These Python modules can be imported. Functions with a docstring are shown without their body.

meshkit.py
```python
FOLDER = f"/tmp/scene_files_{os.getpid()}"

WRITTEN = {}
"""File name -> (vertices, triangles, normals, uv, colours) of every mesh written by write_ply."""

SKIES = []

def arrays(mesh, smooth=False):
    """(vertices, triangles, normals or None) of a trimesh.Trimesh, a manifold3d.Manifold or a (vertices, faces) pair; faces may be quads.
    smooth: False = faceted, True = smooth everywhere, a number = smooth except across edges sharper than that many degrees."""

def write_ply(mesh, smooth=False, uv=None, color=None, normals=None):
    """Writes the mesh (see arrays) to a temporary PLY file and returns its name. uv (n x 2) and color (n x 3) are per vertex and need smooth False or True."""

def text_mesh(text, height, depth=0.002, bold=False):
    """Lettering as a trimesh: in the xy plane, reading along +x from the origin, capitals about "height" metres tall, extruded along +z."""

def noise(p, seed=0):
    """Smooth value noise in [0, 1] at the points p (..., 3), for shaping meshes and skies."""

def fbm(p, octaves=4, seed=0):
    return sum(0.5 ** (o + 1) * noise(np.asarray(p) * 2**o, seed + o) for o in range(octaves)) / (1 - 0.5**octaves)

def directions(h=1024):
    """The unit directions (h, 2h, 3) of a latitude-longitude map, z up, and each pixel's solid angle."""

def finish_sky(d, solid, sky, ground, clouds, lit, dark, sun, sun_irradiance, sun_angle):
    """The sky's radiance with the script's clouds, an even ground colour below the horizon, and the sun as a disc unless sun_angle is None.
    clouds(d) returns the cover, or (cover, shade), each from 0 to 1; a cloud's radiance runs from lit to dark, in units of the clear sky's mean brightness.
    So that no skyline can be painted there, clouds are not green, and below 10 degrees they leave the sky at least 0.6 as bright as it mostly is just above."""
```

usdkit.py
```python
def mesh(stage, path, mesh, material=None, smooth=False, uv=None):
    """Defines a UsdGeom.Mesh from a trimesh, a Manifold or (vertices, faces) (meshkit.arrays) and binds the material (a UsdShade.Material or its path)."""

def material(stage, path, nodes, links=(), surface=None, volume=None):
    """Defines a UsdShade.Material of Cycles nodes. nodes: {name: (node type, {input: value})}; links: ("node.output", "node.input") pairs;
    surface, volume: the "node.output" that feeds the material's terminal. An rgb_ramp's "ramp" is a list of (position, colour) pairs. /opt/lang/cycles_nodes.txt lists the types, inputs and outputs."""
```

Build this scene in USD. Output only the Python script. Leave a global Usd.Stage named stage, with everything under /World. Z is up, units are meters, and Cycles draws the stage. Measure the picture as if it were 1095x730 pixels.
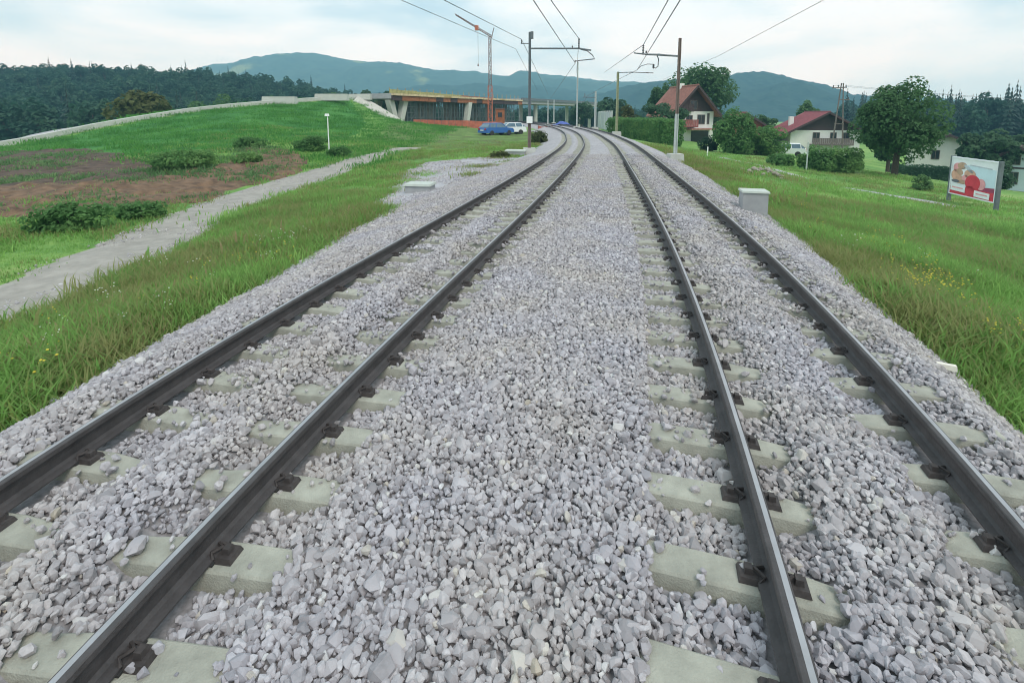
import math
from re import sub as swap_text
import numpy as np
import trimesh
import usdkit
import meshkit
from scipy.interpolate import RBFInterpolator, RegularGridInterpolator
from scipy.spatial import ConvexHull
from pxr import Gf, Sdf, Usd, UsdGeom, UsdLux, UsdShade, Vt

stage = Usd.Stage.CreateInMemory()
UsdGeom.Xform.Define(stage, '/World')
UsdGeom.Scope.Define(stage, '/World/Looks')

# ------------------------------------------------------------------ camera
CAM_HEIGHT = 2.40
PITCH = 0.13
cam = UsdGeom.Camera.Define(stage, '/World/camera')
cam.AddTranslateOp().Set(Gf.Vec3d(0, 0, CAM_HEIGHT))
cam.AddRotateXOp().Set(90 - math.degrees(PITCH))
cam.CreateHorizontalApertureAttr(36.0)
cam.CreateVerticalApertureAttr(24.0)
cam.CreateFocalLengthAttr(36.0 * 530 / 1095)
cam.CreateVerticalApertureOffsetAttr(-36.0 * 174.7 / 1095)
cam.CreateFStopAttr(0.0)
cam.CreateClippingRangeAttr(Gf.Vec2f(0.05, 20000))
cam.CreateExposureAttr(0.62)

# ------------------------------------------------------------------ sky and sun (overcast)
SUN_ELEV, SUN_ROT = math.radians(52), math.radians(150)
usdkit.material(stage, '/World/Looks/sky_material', {
    'sky': ('sky_texture', {'sky_type': 'single_scattering', 'sun_disc': False, 'sun_elevation': SUN_ELEV, 'sun_rotation': SUN_ROT, 'aerosol_density': 3.0}),
    'coord': ('texture_coordinate', {}),
    'map': ('mapping', {'scale': (1.0, 1.0, 3.2), 'location': (0.35, 0.1, 0.2)}),
    'cloud': ('noise_texture', {'scale': 2.6, 'detail': 6.0, 'roughness': 0.5, 'distortion': 0.3}),
    'shade': ('rgb_ramp', {'ramp': [(0.30, (4.0, 6.2, 7.9)), (0.40, (5.4, 7.6, 9.0)), (0.49, (7.4, 9.3, 10.3)), (0.58, (8.9, 10.3, 11.0))]}),
    'mix': ('mix', {'fac': 0.93}),
    'bg': ('background_shader', {'strength': 0.080}),
}, [('coord.generated', 'map.vector'), ('map.vector', 'cloud.vector'), ('cloud.fac', 'shade.fac'), ('sky.color', 'mix.color1'), ('shade.color', 'mix.color2'),
    ('mix.color', 'bg.color')], surface='bg.background')
dome = UsdLux.DomeLight.Define(stage, '/World/sky')
UsdShade.MaterialBindingAPI.Apply(dome.GetPrim()).Bind(UsdShade.Material.Get(stage, '/World/Looks/sky_material'))
dome.GetPrim().SetCustomDataByKey('kind', 'structure')
sun = UsdLux.DistantLight.Define(stage, '/World/sun')
sun.CreateNormalizeAttr(True)
sun.CreateIntensityAttr(0.30)
sun.CreateAngleAttr(25.0)
sun.CreateColorAttr(Gf.Vec3f(1.0, 0.99, 0.97))
sun.AddRotateZOp().Set(-math.degrees(SUN_ROT))
sun.AddRotateXOp().Set(-(90 - math.degrees(SUN_ELEV)))

# ------------------------------------------------------------------ helpers
taken = {}


def path_for(name, parent):
    root = str(parent.GetPath()) if parent is not None else '/World'
    n = taken.get((root, name), 0)
    taken[(root, name)] = n + 1
    return f'{root}/{name}' + (f'_{n:03d}' if n else '')


def tag(prim, label=None, category=None, group=None, kind=None):
    for key, value in (('label', label), ('category', category), ('group', group), ('kind', kind)):
        if value:
            prim.SetCustomDataByKey(key, value)
    return prim


def look(name):
    return UsdShade.Material.Get(stage, '/World/Looks/' + name)


def obj(name, mesh, material, parent=None, smooth=False, **tags):
    if isinstance(mesh, Build):
        mesh = mesh.mesh()
    p = usdkit.mesh(stage, path_for(name, parent), mesh, look(material), smooth).GetPrim()
    return tag(p, **tags)


def thing(name, label, category, loc=(0, 0, 0), rz=0.0, group=None):
    x = UsdGeom.Xform.Define(stage, path_for(name, None))
    x.AddTranslateOp().Set(Gf.Vec3d(*map(float, loc)))
    x.AddRotateZOp().Set(float(rz))
    return tag(x.GetPrim(), label, category, group)


def copy_of(root, loc, rz, label, group=None):
    name = swap_text(r'_\d{3}$', '', root.GetName())
    r = thing(name, label, root.GetCustomDataByKey('category'), loc, rz, group or root.GetCustomDataByKey('group'))
    r.GetReferences().AddInternalReference(root.GetPath())
    r.SetInstanceable(True)
    return r


class Build:
    """Collects pieces of one mesh."""

    def __init__(self):
        self.v, self.f, self.n = [], [], 0

    def add(self, v, f):
        v, f = np.asarray(v, float), np.asarray(f, int)
        self.v.append(v)
        self.f.append(f + self.n)
        self.n += len(v)
        return self

    def box(self, lo, hi, taper=0.0):
        (a, b, c), (d, e, g) = lo, hi
        t = taper
        v = [(a, b, c), (d, b, c), (d, e, c), (a, e, c), (a + t, b + t, g), (d - t, b + t, g), (d - t, e - t, g), (a + t, e - t, g)]
        f = [(0, 2, 1), (0, 3, 2), (4, 5, 6), (4, 6, 7), (0, 1, 5), (0, 5, 4), (1, 2, 6), (1, 6, 5), (2, 3, 7), (2, 7, 6), (3, 0, 4), (3, 4, 7)]
        return self.add(v, f)

    def tube(self, points, radius, sides=8, cap=True):
        p = np.asarray(points, float)
        r = np.broadcast_to(np.asarray(radius, float), (len(p),))
        t = np.gradient(p, axis=0)
        t /= np.linalg.norm(t, axis=1, keepdims=True) + 1e-12
        ref = np.array([0, 0, 1.0]) if abs(t[0, 2]) < 0.8 else np.array([1.0, 0, 0])
        a = np.cross(t, ref)
        a /= np.linalg.norm(a, axis=1, keepdims=True) + 1e-12
        b = np.cross(t, a)
        ang = np.arange(sides) * 2 * np.pi / sides
        v = p[:, None] + r[:, None, None] * (np.cos(ang)[None, :, None] * a[:, None] + np.sin(ang)[None, :, None] * b[:, None])
        i, j = np.meshgrid(np.arange(len(p) - 1), np.arange(sides), indexing='ij')
        q = np.stack([i * sides + j, i * sides + (j + 1) % sides, (i + 1) * sides + (j + 1) % sides, (i + 1) * sides + j], -1).reshape(-1, 4)
        f = [q[:, [0, 2, 1]], q[:, [0, 3, 2]]]
        if cap:
            k = np.arange(1, sides - 1)
            f.append(np.stack([0 * k, k, k + 1], 1))
            o = (len(p) - 1) * sides
            f.append(np.stack([0 * k + o, k + 1 + o, k + o], 1))
        return self.add(v.reshape(-1, 3), np.vstack(f))

    def beam(self, p, q, w, h=None):
        """A square bar from p to q."""
        h = h or w
        p, q = np.asarray(p, float), np.asarray(q, float)
        t = (q - p) / np.linalg.norm(q - p)
        ref = np.array([0, 0, 1.0]) if abs(t[2]) < 0.9 else np.array([0, 1.0, 0])
        a = np.cross(t, ref)
        a /= np.linalg.norm(a)
        b = np.cross(a, t)
        v = [x + sa * a * w / 2 + sb * b * h / 2 for x in (p, q) for sa, sb in ((-1, -1), (1, -1), (1, 1), (-1, 1))]
        f = [(0, 2, 1), (0, 3, 2), (4, 5, 6), (4, 6, 7), (0, 1, 5), (0, 5, 4), (1, 2, 6), (1, 6, 5), (2, 3, 7), (2, 7, 6), (3, 0, 4), (3, 4, 7)]
        return self.add(v, f)

    def prism(self, outline, y0, y1):
        """An (x, z) outline, convex and counter-clockwise seen from -y, pushed from y0 to y1."""
        o = np.asarray(outline, float)
        n = len(o)
        v = np.vstack([np.c_[o[:, 0], np.full(n, y0), o[:, 1]], np.c_[o[:, 0], np.full(n, y1), o[:, 1]]])
        f = [(0, k, k + 1) for k in range(1, n - 1)] + [(n, n + k + 1, n + k) for k in range(1, n - 1)]
        for k in range(n):
            m = (k + 1) % n
            f += [(k, n + k, n + m), (k, n + m, m)]
        return self.add(v, f)

    def moved(self, loc=(0, 0, 0), rz=0.0):
        c, s = math.cos(math.radians(rz)), math.sin(math.radians(rz))
        self.v = [x @ np.array([[c, s, 0], [-s, c, 0], [0, 0, 1]]) + np.asarray(loc, float) for x in self.v]
        return self

    def mesh(self):
        return np.vstack(self.v), np.vstack(self.f)


def instancer(name, prototypes, material, place, index, scale, quats, **tags):
    """A PointInstancer of mesh prototypes."""
    pi = UsdGeom.PointInstancer.Define(stage, path_for(name, tags.pop('parent', None)))
    targets = []
    for k, m in enumerate(prototypes):
        parts = m if isinstance(m, list) else [(m, material)]
        root = f'{pi.GetPath()}/source_{k:03d}'
        UsdGeom.Xform.Define(stage, root)
        for i, (mm, mat) in enumerate(parts):
            usdkit.mesh(stage, f'{root}/piece_{i:03d}', mm, look(mat), False)
        targets.append(Sdf.Path(root))
    pi.CreatePrototypesRel().SetTargets(targets)
    pi.CreatePositionsAttr(Vt.Vec3fArray.FromNumpy(np.asarray(place, np.float32)))
    pi.CreateProtoIndicesAttr(Vt.IntArray.FromNumpy(np.asarray(index, np.int32)))
    s = np.asarray(scale, np.float32)
    pi.CreateScalesAttr(Vt.Vec3fArray.FromNumpy(np.repeat(s[:, None], 3, 1) if s.ndim == 1 else s))
    q = np.asarray(quats, np.float32)           # w, x, y, z
    pi.CreateOrientationsAttr(Vt.QuathArray([Gf.Quath(*map(float, a)) for a in q]))
    return tag(pi.GetPrim(), **tags)


def turn_z(angles):
    return np.stack([np.cos(angles / 2), 0 * angles, 0 * angles, np.sin(angles / 2)], 1)


def random_quats(n, rng):
    q = rng.normal(size=(n, 4))
    return q / np.linalg.norm(q, axis=1, keepdims=True)


def fbm(p, octaves=4):
    p = np.atleast_2d(np.asarray(p, float))
    if p.shape[1] == 2:
        p = np.c_[p, np.zeros(len(p))]
    return meshkit.fbm(p, octaves)


# ------------------------------------------------------------------ materials
def plain(name, color, rough=0.8, metallic=0.0, vary=0.18, scale=3.0, bump=0.0, bump_scale=40.0, space='object', spec=0.5):
    lo, hi = [c * (1 - vary) for c in color], [min(1, c * (1 + vary)) for c in color]
    nodes = {'co': ('texture_coordinate', {}), 'geo': ('geometry', {}), 'n': ('noise_texture', {'scale': scale, 'detail': 5.0, 'roughness': 0.6}),
             'r': ('rgb_ramp', {'ramp': [(0.3, lo), (0.7, hi)]}), 'p': ('principled_bsdf', {'roughness': rough, 'metallic': metallic, 'specular_ior_level': spec})}
    src = 'co.object' if space == 'object' else 'geo.position'
    links = [(src, 'n.vector'), ('n.fac', 'r.fac'), ('r.color', 'p.base_color')]
    if bump:
        nodes |= {'bn': ('noise_texture', {'scale': bump_scale, 'detail': 4.0}), 'b': ('bump', {'strength': bump, 'distance': 0.02})}
        links += [(src, 'bn.vector'), ('bn.fac', 'b.height'), ('b.normal', 'p.normal')]
    return usdkit.material(stage, '/World/Looks/' + name, nodes, links, surface='p.BSDF')


def leafy(name, dark, light, clump=0.8, space='object', translucent=0.25, brown=None):
    nodes = {'co': ('texture_coordinate', {}), 'geo': ('geometry', {}), 'oi': ('object_info', {}),
             'n': ('noise_texture', {'scale': clump, 'detail': 3.0}),
             'm1': ('math', {'math_type': 'multiply_add', 'value2': 0.35, 'value3': -0.17}),
             'm2': ('math', {'math_type': 'multiply_add', 'value2': 0.3, 'value3': -0.15}),
             'a1': ('math', {'math_type': 'add'}), 'a2': ('math', {'math_type': 'add'}),
             'r': ('rgb_ramp', {'ramp': [(0.25, dark), (0.5, [(a + b) / 2 for a, b in zip(dark, light)]), (0.8, light)] if not brown else [(0.2, brown), (0.36, dark), (0.55, [(a + b) / 2 for a, b in zip(dark, light)]), (0.8, light)]}),
             'p': ('principled_bsdf', {'roughness': 0.65, 'specular_ior_level': 0.25}), 't': ('translucent_bsdf', {}), 'x': ('mix_closure', {'fac': translucent})}
    src = 'co.object' if space == 'object' else 'geo.position'
    links = [(src, 'n.vector'), ('geo.random_per_island', 'm1.value1'), ('oi.random', 'm2.value1'), ('n.fac', 'a1.value1'), ('m1.value', 'a1.value2'), ('a1.value', 'a2.value1'),
             ('m2.value', 'a2.value2'), ('a2.value', 'r.fac'), ('r.color', 'p.base_color'), ('r.color', 't.color'), ('p.BSDF', 'x.closure1'), ('t.BSDF', 'x.closure2')]
    return usdkit.material(stage, '/World/Looks/' + name, nodes, links, surface='x.closure')


STONE_RAMP = [(0.0, (0.255, 0.247, 0.257)), (0.25, (0.34, 0.328, 0.342)), (0.55, (0.39, 0.377, 0.390)), (0.8, (0.435, 0.422, 0.433)), (0.94, (0.465, 0.452, 0.465)), (0.98, (0.54, 0.54, 0.53)), (1.0, (0.41, 0.375, 0.32))]
usdkit.material(stage, '/World/Looks/stone', {
    'oi': ('object_info', {}), 'co': ('texture_coordinate', {}), 'geo': ('geometry', {}),
    'r': ('rgb_ramp', {'ramp': STONE_RAMP}), 'n': ('noise_texture', {'scale': 1.4, 'detail': 5.0, 'roughness': 0.65}),
    'v': ('map_range', {'from_min': 0.3, 'from_max': 0.7, 'to_min': 0.82, 'to_max': 1.14}),
    'zone': ('noise_texture', {'scale': 0.8, 'detail': 2.0}), 'zr': ('rgb_ramp', {'ramp': [(0.35, (0.97, 0.97, 1.0)), (0.68, (1.0, 0.965, 0.89))]}),
    'mz': ('mix', {'mix_type': 'multiply', 'fac': 1.0}), 'hv': ('hsv', {}), 'p': ('principled_bsdf', {'roughness': 0.88, 'specular_ior_level': 0.3}),
}, [('oi.random', 'r.fac'), ('co.object', 'n.vector'), ('n.fac', 'v.value'), ('r.color', 'mz.color1'), ('geo.position', 'zone.vector'), ('zone.fac', 'zr.fac'), ('zr.color', 'mz.color2'),
    ('mz.color', 'hv.color'), ('v.result', 'hv.value'), ('hv.color', 'p.base_color')], surface='p.BSDF')
usdkit.material(stage, '/World/Looks/ballast_sheet', {
    'geo': ('geometry', {}), 'vo': ('voronoi_texture', {'scale': 17.0}), 'bw': ('separate_color', {}), 'r': ('rgb_ramp', {'ramp': STONE_RAMP}),
    'big': ('noise_texture', {'scale': 0.7, 'detail': 4.0}), 'bm': ('map_range', {'from_min': 0.3, 'from_max': 0.7, 'to_min': 0.88, 'to_max': 1.06}),
    'hv': ('hsv', {}), 'b': ('bump', {'strength': 0.8, 'distance': 0.04, 'invert': True}), 'p': ('principled_bsdf', {'roughness': 0.9, 'specular_ior_level': 0.25}),
}, [('geo.position', 'vo.vector'), ('vo.color', 'bw.color'), ('bw.r', 'r.fac'), ('geo.position', 'big.vector'), ('big.fac', 'bm.value'), ('r.color', 'hv.color'), ('bm.result', 'hv.value'),
    ('hv.color', 'p.base_color'), ('vo.distance', 'b.height'), ('b.normal', 'p.normal')], surface='p.BSDF')
plain('ballast_under', (0.26, 0.25, 0.255), 0.95, vary=0.3, scale=30, space='world')
plain('sleeper_concrete', (0.325, 0.325, 0.272), 0.85, vary=0.24, scale=5.0, bump=0.35, bump_scale=90, space='world')
plain('rail_side', (0.052, 0.047, 0.047), 0.62, vary=0.3, scale=8.0, bump=0.2, bump_scale=60, space='world')
plain('rail_top', (0.36, 0.36, 0.37), 0.40, metallic=0.5, vary=0.15, scale=4.0, space='world')
plain('clip_steel', (0.045, 0.038, 0.036), 0.7, vary=0.4, scale=25)
plain('rubber', (0.03, 0.03, 0.03), 0.8)
plain('mast_grey', (0.115, 0.135, 0.15), 0.55, vary=0.2)
plain('mast_brown', (0.15, 0.11, 0.095), 0.7, vary=0.25)
plain('mast_pale', (0.42, 0.46, 0.445), 0.7, vary=0.1)
plain('mast_yellow', (0.27, 0.29, 0.17), 0.7, vary=0.15)
plain('galvanised', (0.42, 0.46, 0.47), 0.5, metallic=0.3)
plain('wire', (0.16, 0.19, 0.21), 0.6)
plain('ceramic', (0.10, 0.10, 0.11), 0.35)
plain('white_paint', (0.78, 0.80, 0.78), 0.5, vary=0.06)
plain('concrete', (0.33, 0.335, 0.34), 0.9, vary=0.12, scale=2.5, bump=0.2)
plain('concrete_pale', (0.45, 0.46, 0.42), 0.9, vary=0.1, scale=1.5, bump=0.2, space='world')
plain('lid_white', (0.46, 0.50, 0.45), 0.8, vary=0.08)
plain('gravel_road', (0.295, 0.278, 0.245), 0.95, vary=0.2, scale=2.2, bump=0.5, bump_scale=35, space='world')
plain('gravel_pale', (0.345, 0.34, 0.355), 0.95, vary=0.16, scale=1.5, bump=0.6, bump_scale=25, space='world')
plain('soil', (0.076, 0.050, 0.034), 0.95, vary=0.5, scale=2.5, bump=0.9, bump_scale=5, space='world')
plain('soil_reddish', (0.135, 0.082, 0.047), 0.95, vary=0.55, scale=2.2, bump=0.9, bump_scale=5, space='world')
plain('abutment_stone', (0.47, 0.46, 0.41), 0.95, vary=0.15, scale=1.2, bump=0.6, bump_scale=5, space='world')
plain('plaster_white', (0.66, 0.67, 0.63), 0.85, vary=0.07, scale=1.0)
plain('plaster_blue', (0.52, 0.62, 0.66), 0.85, vary=0.06, scale=1.0)
plain('roof_orange', (0.27, 0.12, 0.09), 0.8, vary=0.25, scale=3.0)
plain('roof_red', (0.26, 0.075, 0.085), 0.75, vary=0.2, scale=3.0)
plain('roof_brown', (0.15, 0.11, 0.105), 0.8, vary=0.25)
plain('wood_dark', (0.052, 0.033, 0.034), 0.75, vary=0.3, scale=6)
plain('wood_grey', (0.15, 0.125, 0.115), 0.75, vary=0.25, scale=6)
plain('brick_brown', (0.23, 0.105, 0.06), 0.85, vary=0.25, scale=5)
plain('balcony_red', (0.26, 0.09, 0.08), 0.75, vary=0.2)
plain('window_dark', (0.02, 0.025, 0.03), 0.15)
plain('timber_yellow', (0.40, 0.29, 0.13), 0.75, vary=0.25, scale=2)
plain('timber_pale', (0.52, 0.42, 0.26), 0.75, vary=0.25, scale=2)
plain('formwork_olive', (0.30, 0.29, 0.12), 0.75, vary=0.3, scale=2)
plain('orange_net', (0.42, 0.12, 0.075), 0.8, vary=0.3, scale=2)
plain('rust_orange', (0.27, 0.10, 0.045), 0.8, vary=0.3, scale=2)
plain('scaffold_steel', (0.13, 0.16, 0.165), 0.6, metallic=0.2, vary=0.2)
plain('dust_sheet', (0.155, 0.145, 0.128), 0.8, vary=0.35, scale=1.5)
plain('rubble', (0.30, 0.27, 0.225), 0.95, vary=0.2)
plain('crane_orange', (0.42, 0.13, 0.07), 0.6, vary=0.15)
plain('crane_dark', (0.17, 0.11, 0.10), 0.6, vary=0.2)
plain('car_blue', (0.035, 0.12, 0.34), 0.25, vary=0.05, spec=0.6)
plain('car_white', (0.72, 0.75, 0.75), 0.3, vary=0.04)
plain('car_glass', (0.10, 0.16, 0.20), 0.08)
plain('tail_red', (0.38, 0.02, 0.03), 0.3)
plain('tarp_blue', (0.06, 0.10, 0.36), 0.6, vary=0.2)
plain('bark', (0.07, 0.055, 0.042), 0.95, vary=0.35, scale=8)
plain('poster_white', (0.72, 0.75, 0.78), 0.6, vary=0.04)
plain('poster_blue', (0.52, 0.66, 0.74), 0.6, vary=0.08, scale=1.5)
plain('poster_skin', (0.58, 0.33, 0.24), 0.6, vary=0.2, scale=3)
plain('poster_tan', (0.42, 0.27, 0.19), 0.6, vary=0.2, scale=4)
plain('poster_red', (0.52, 0.035, 0.06), 0.6, vary=0.15, scale=3)
plain('poster_pink', (0.66, 0.30, 0.32), 0.6, vary=0.2, scale=3)
plain('poster_dark', (0.10, 0.11, 0.14), 0.6)
plain('poster_maroon', (0.28, 0.04, 0.09), 0.6)
plain('poster_grey', (0.42, 0.46, 0.52), 0.6)
plain('petal_yellow', (0.62, 0.52, 0.05), 0.7, vary=0.2)
plain('petal_white', (0.72, 0.74, 0.66), 0.7, vary=0.1)
plain('litter', (0.74, 0.70, 0.60), 0.6, vary=0.1)
plain('brass', (0.35, 0.30, 0.2), 0.5)

usdkit.material(stage, '/World/Looks/turf', {
    'geo': ('geometry', {}), 'n1': ('noise_texture', {'scale': 0.22, 'detail': 4.0, 'roughness': 0.6}), 'n2': ('noise_texture', {'scale': 3.0, 'detail': 5.0, 'roughness': 0.7}),
    'm': ('math', {'math_type': 'multiply_add', 'value2': 0.6, 'value3': -0.3}), 'a': ('math', {'math_type': 'add'}),
    'r': ('rgb_ramp', {'ramp': [(0.25, (0.090, 0.19, 0.055)), (0.43, (0.14, 0.28, 0.072)), (0.58, (0.20, 0.335, 0.088)), (0.75, (0.285, 0.345, 0.135))]}),
    'b': ('bump', {'strength': 0.9, 'distance': 0.15}), 'p': ('principled_bsdf', {'roughness': 0.9, 'specular_ior_level': 0.15}),
}, [('geo.position', 'n1.vector'), ('geo.position', 'n2.vector'), ('n2.fac', 'm.value1'), ('n1.fac', 'a.value1'), ('m.value', 'a.value2'), ('a.value', 'r.fac'), ('r.color', 'p.base_color'),
    ('n2.fac', 'b.height'), ('b.normal', 'p.normal')], surface='p.BSDF')
usdkit.material(stage, '/World/Looks/turf_olive', {
    'geo': ('geometry', {}), 'n1': ('noise_texture', {'scale': 0.5, 'detail': 5.0, 'roughness': 0.65}), 'n2': ('noise_texture', {'scale': 5.0, 'detail': 4.0}),
    'r': ('rgb_ramp', {'ramp': [(0.28, (0.12, 0.105, 0.06)), (0.42, (0.105, 0.155, 0.05)), (0.58, (0.13, 0.22, 0.06)), (0.75, (0.22, 0.25, 0.10))]}),
    'b': ('bump', {'strength': 0.9, 'distance': 0.12}), 'p': ('principled_bsdf', {'roughness': 0.9, 'specular_ior_level': 0.15}),
}, [('geo.position', 'n1.vector'), ('geo.position', 'n2.vector'), ('n1.fac', 'r.fac'), ('r.color', 'p.base_color'), ('n2.fac', 'b.height'), ('b.normal', 'p.normal')], surface='p.BSDF')
usdkit.material(stage, '/World/Looks/turf_lush', {
    'geo': ('geometry', {}), 'n1': ('noise_texture', {'scale': 0.35, 'detail': 5.0, 'roughness': 0.65}), 'n2': ('noise_texture', {'scale': 4.0, 'detail': 4.0}),
    'r': ('rgb_ramp', {'ramp': [(0.3, (0.035, 0.125, 0.034)), (0.5, (0.050, 0.180, 0.038)), (0.7, (0.09, 0.23, 0.05))]}),
    'b': ('bump', {'strength': 0.8, 'distance': 0.12}), 'p': ('principled_bsdf', {'roughness': 0.9, 'specular_ior_level': 0.15}),
}, [('geo.position', 'n1.vector'), ('geo.position', 'n2.vector'), ('n1.fac', 'r.fac'), ('r.color', 'p.base_color'), ('n2.fac', 'b.height'), ('b.normal', 'p.normal')], surface='p.BSDF')


def hill_material(name, dark, light, meadow, scale, meadow_at=0.66):
    usdkit.material(stage, '/World/Looks/' + name, {
        'geo': ('geometry', {}), 'n1': ('noise_texture', {'scale': scale, 'detail': 8.0, 'roughness': 0.7}), 'n2': ('noise_texture', {'scale': scale * 0.12, 'detail': 3.0}),
        'r': ('rgb_ramp', {'ramp': [(0.35, dark), (0.65, light)]}), 'g': ('rgb_ramp', {'ramp': [(meadow_at, (0, 0, 0)), (meadow_at + 0.04, (1, 1, 1))]}),
        'mg': ('color', {'value': meadow}), 'mx': ('mix', {}), 'b': ('bump', {'strength': 1.0, 'distance': 8.0}), 'p': ('principled_bsdf', {'roughness': 0.95, 'specular_ior_level': 0.1}),
    }, [('geo.position', 'n1.vector'), ('geo.position', 'n2.vector'), ('n1.fac', 'r.fac'), ('n2.fac', 'g.fac'), ('g.color', 'mx.fac'), ('r.color', 'mx.color1'), ('mg.color', 'mx.color2'),
        ('mx.color', 'p.base_color'), ('n1.fac', 'b.height'), ('b.normal', 'p.normal')], surface='p.BSDF')


hill_material('far_forest', (0.020, 0.052, 0.052), (0.045, 0.095, 0.075), (0.15, 0.20, 0.09), 0.05, 0.585)
hill_material('near_forest', (0.014, 0.042, 0.046), (0.036, 0.080, 0.068), (0.05, 0.08, 0.03), 0.06, 0.9)
leafy('leaves_mid', (0.075, 0.160, 0.062), (0.185, 0.320, 0.115), 0.9, translucent=0.48)
leafy('leaves_bright', (0.10, 0.225, 0.07), (0.29, 0.47, 0.15), 0.9, translucent=0.48)
leafy('leaves_dark', (0.045, 0.105, 0.058), (0.11, 0.20, 0.095), 0.6, translucent=0.48)
leafy('leaves_olive', (0.070, 0.088, 0.030), (0.15, 0.17, 0.06), 0.7, translucent=0.4)
leafy('needles', (0.014, 0.040, 0.030), (0.035, 0.075, 0.048), 0.5, translucent=0.1)
leafy('wood_leaves', (0.034, 0.092, 0.060), (0.085, 0.165, 0.085), 0.25, translucent=0.4)
leafy('grass_blades', (0.165, 0.33, 0.075), (0.36, 0.57, 0.16), 0.40, space='world', brown=(0.27, 0.29, 0.11), translucent=0.5)
leafy('grass_olive', (0.17, 0.25, 0.055), (0.36, 0.42, 0.13), 0.55, space='world', brown=(0.29, 0.25, 0.12), translucent=0.5)
leafy('meadow_blades', (0.07, 0.22, 0.045), (0.15, 0.36, 0.07), 0.3, space='world', translucent=0.5)
leafy('scrub_leaves', (0.10, 0.20, 0.075), (0.24, 0.36, 0.14), 0.5, space='world', translucent=0.5)
leafy('weed_leaves', (0.12, 0.24, 0.07), (0.25, 0.40, 0.12), 1.5, space='world', translucent=0.5)

# ------------------------------------------------------------------ the line of the two tracks
from scipy.interpolate import CubicSpline
TY = [1.2, 1.6, 2, 2.5, 3, 4, 5, 6, 8, 10, 12, 15, 18, 22, 26, 30, 35, 40, 45]
RIGHT_CENTRE = [1.706, 1.83, 1.951, 2.097, 2.238, 2.505, 2.755, 2.99, 3.425, 3.823, 4.196, 4.73, 5.248, 5.935, 6.618, 7.283, 8.054, 8.717, 9.247]
LEFT_CENTRE = [-2.53, -2.5, -2.46, -2.398, -2.324, -2.15, -1.95, -1.734, -1.276, -0.809, -0.346, 0.331, 0.985, 1.83, 2.644, 3.419, 4.305, 5.06, 5.662]
RIGHT_GAUGE = [1.329, 1.348, 1.364, 1.383, 1.399, 1.425, 1.445, 1.461, 1.482, 1.495, 1.504, 1.511, 1.515, 1.519, 1.52, 1.52, 1.517, 1.512, 1.509]
LEFT_GAUGE = [1.328, 1.382, 1.43, 1.48, 1.522, 1.586, 1.629, 1.656, 1.679, 1.677, 1.664, 1.637, 1.61, 1.581, 1.56, 1.544, 1.528, 1.517, 1.51]
T_SLOPE, T_CURV = 0.118, -0.0040


def spline(values, slope=None, curve=None):
    s = CubicSpline(TY, values)
    a0, d0 = s(1.2), s(1.2, 1)
    a1, d1 = s(45.0), (s(45.0, 1) if slope is None else slope)
    k = 0.0 if curve is None else curve

    def at(y):
        y = np.asarray(y, float)
        e = np.maximum(y - 45, 0)
        return np.where(y < 1.2, a0 + d0 * (y - 1.2), np.where(y > 45, a1 + d1 * e + k * e * e / 2, s(np.clip(y, 1.2, 45))))
    return at


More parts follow.
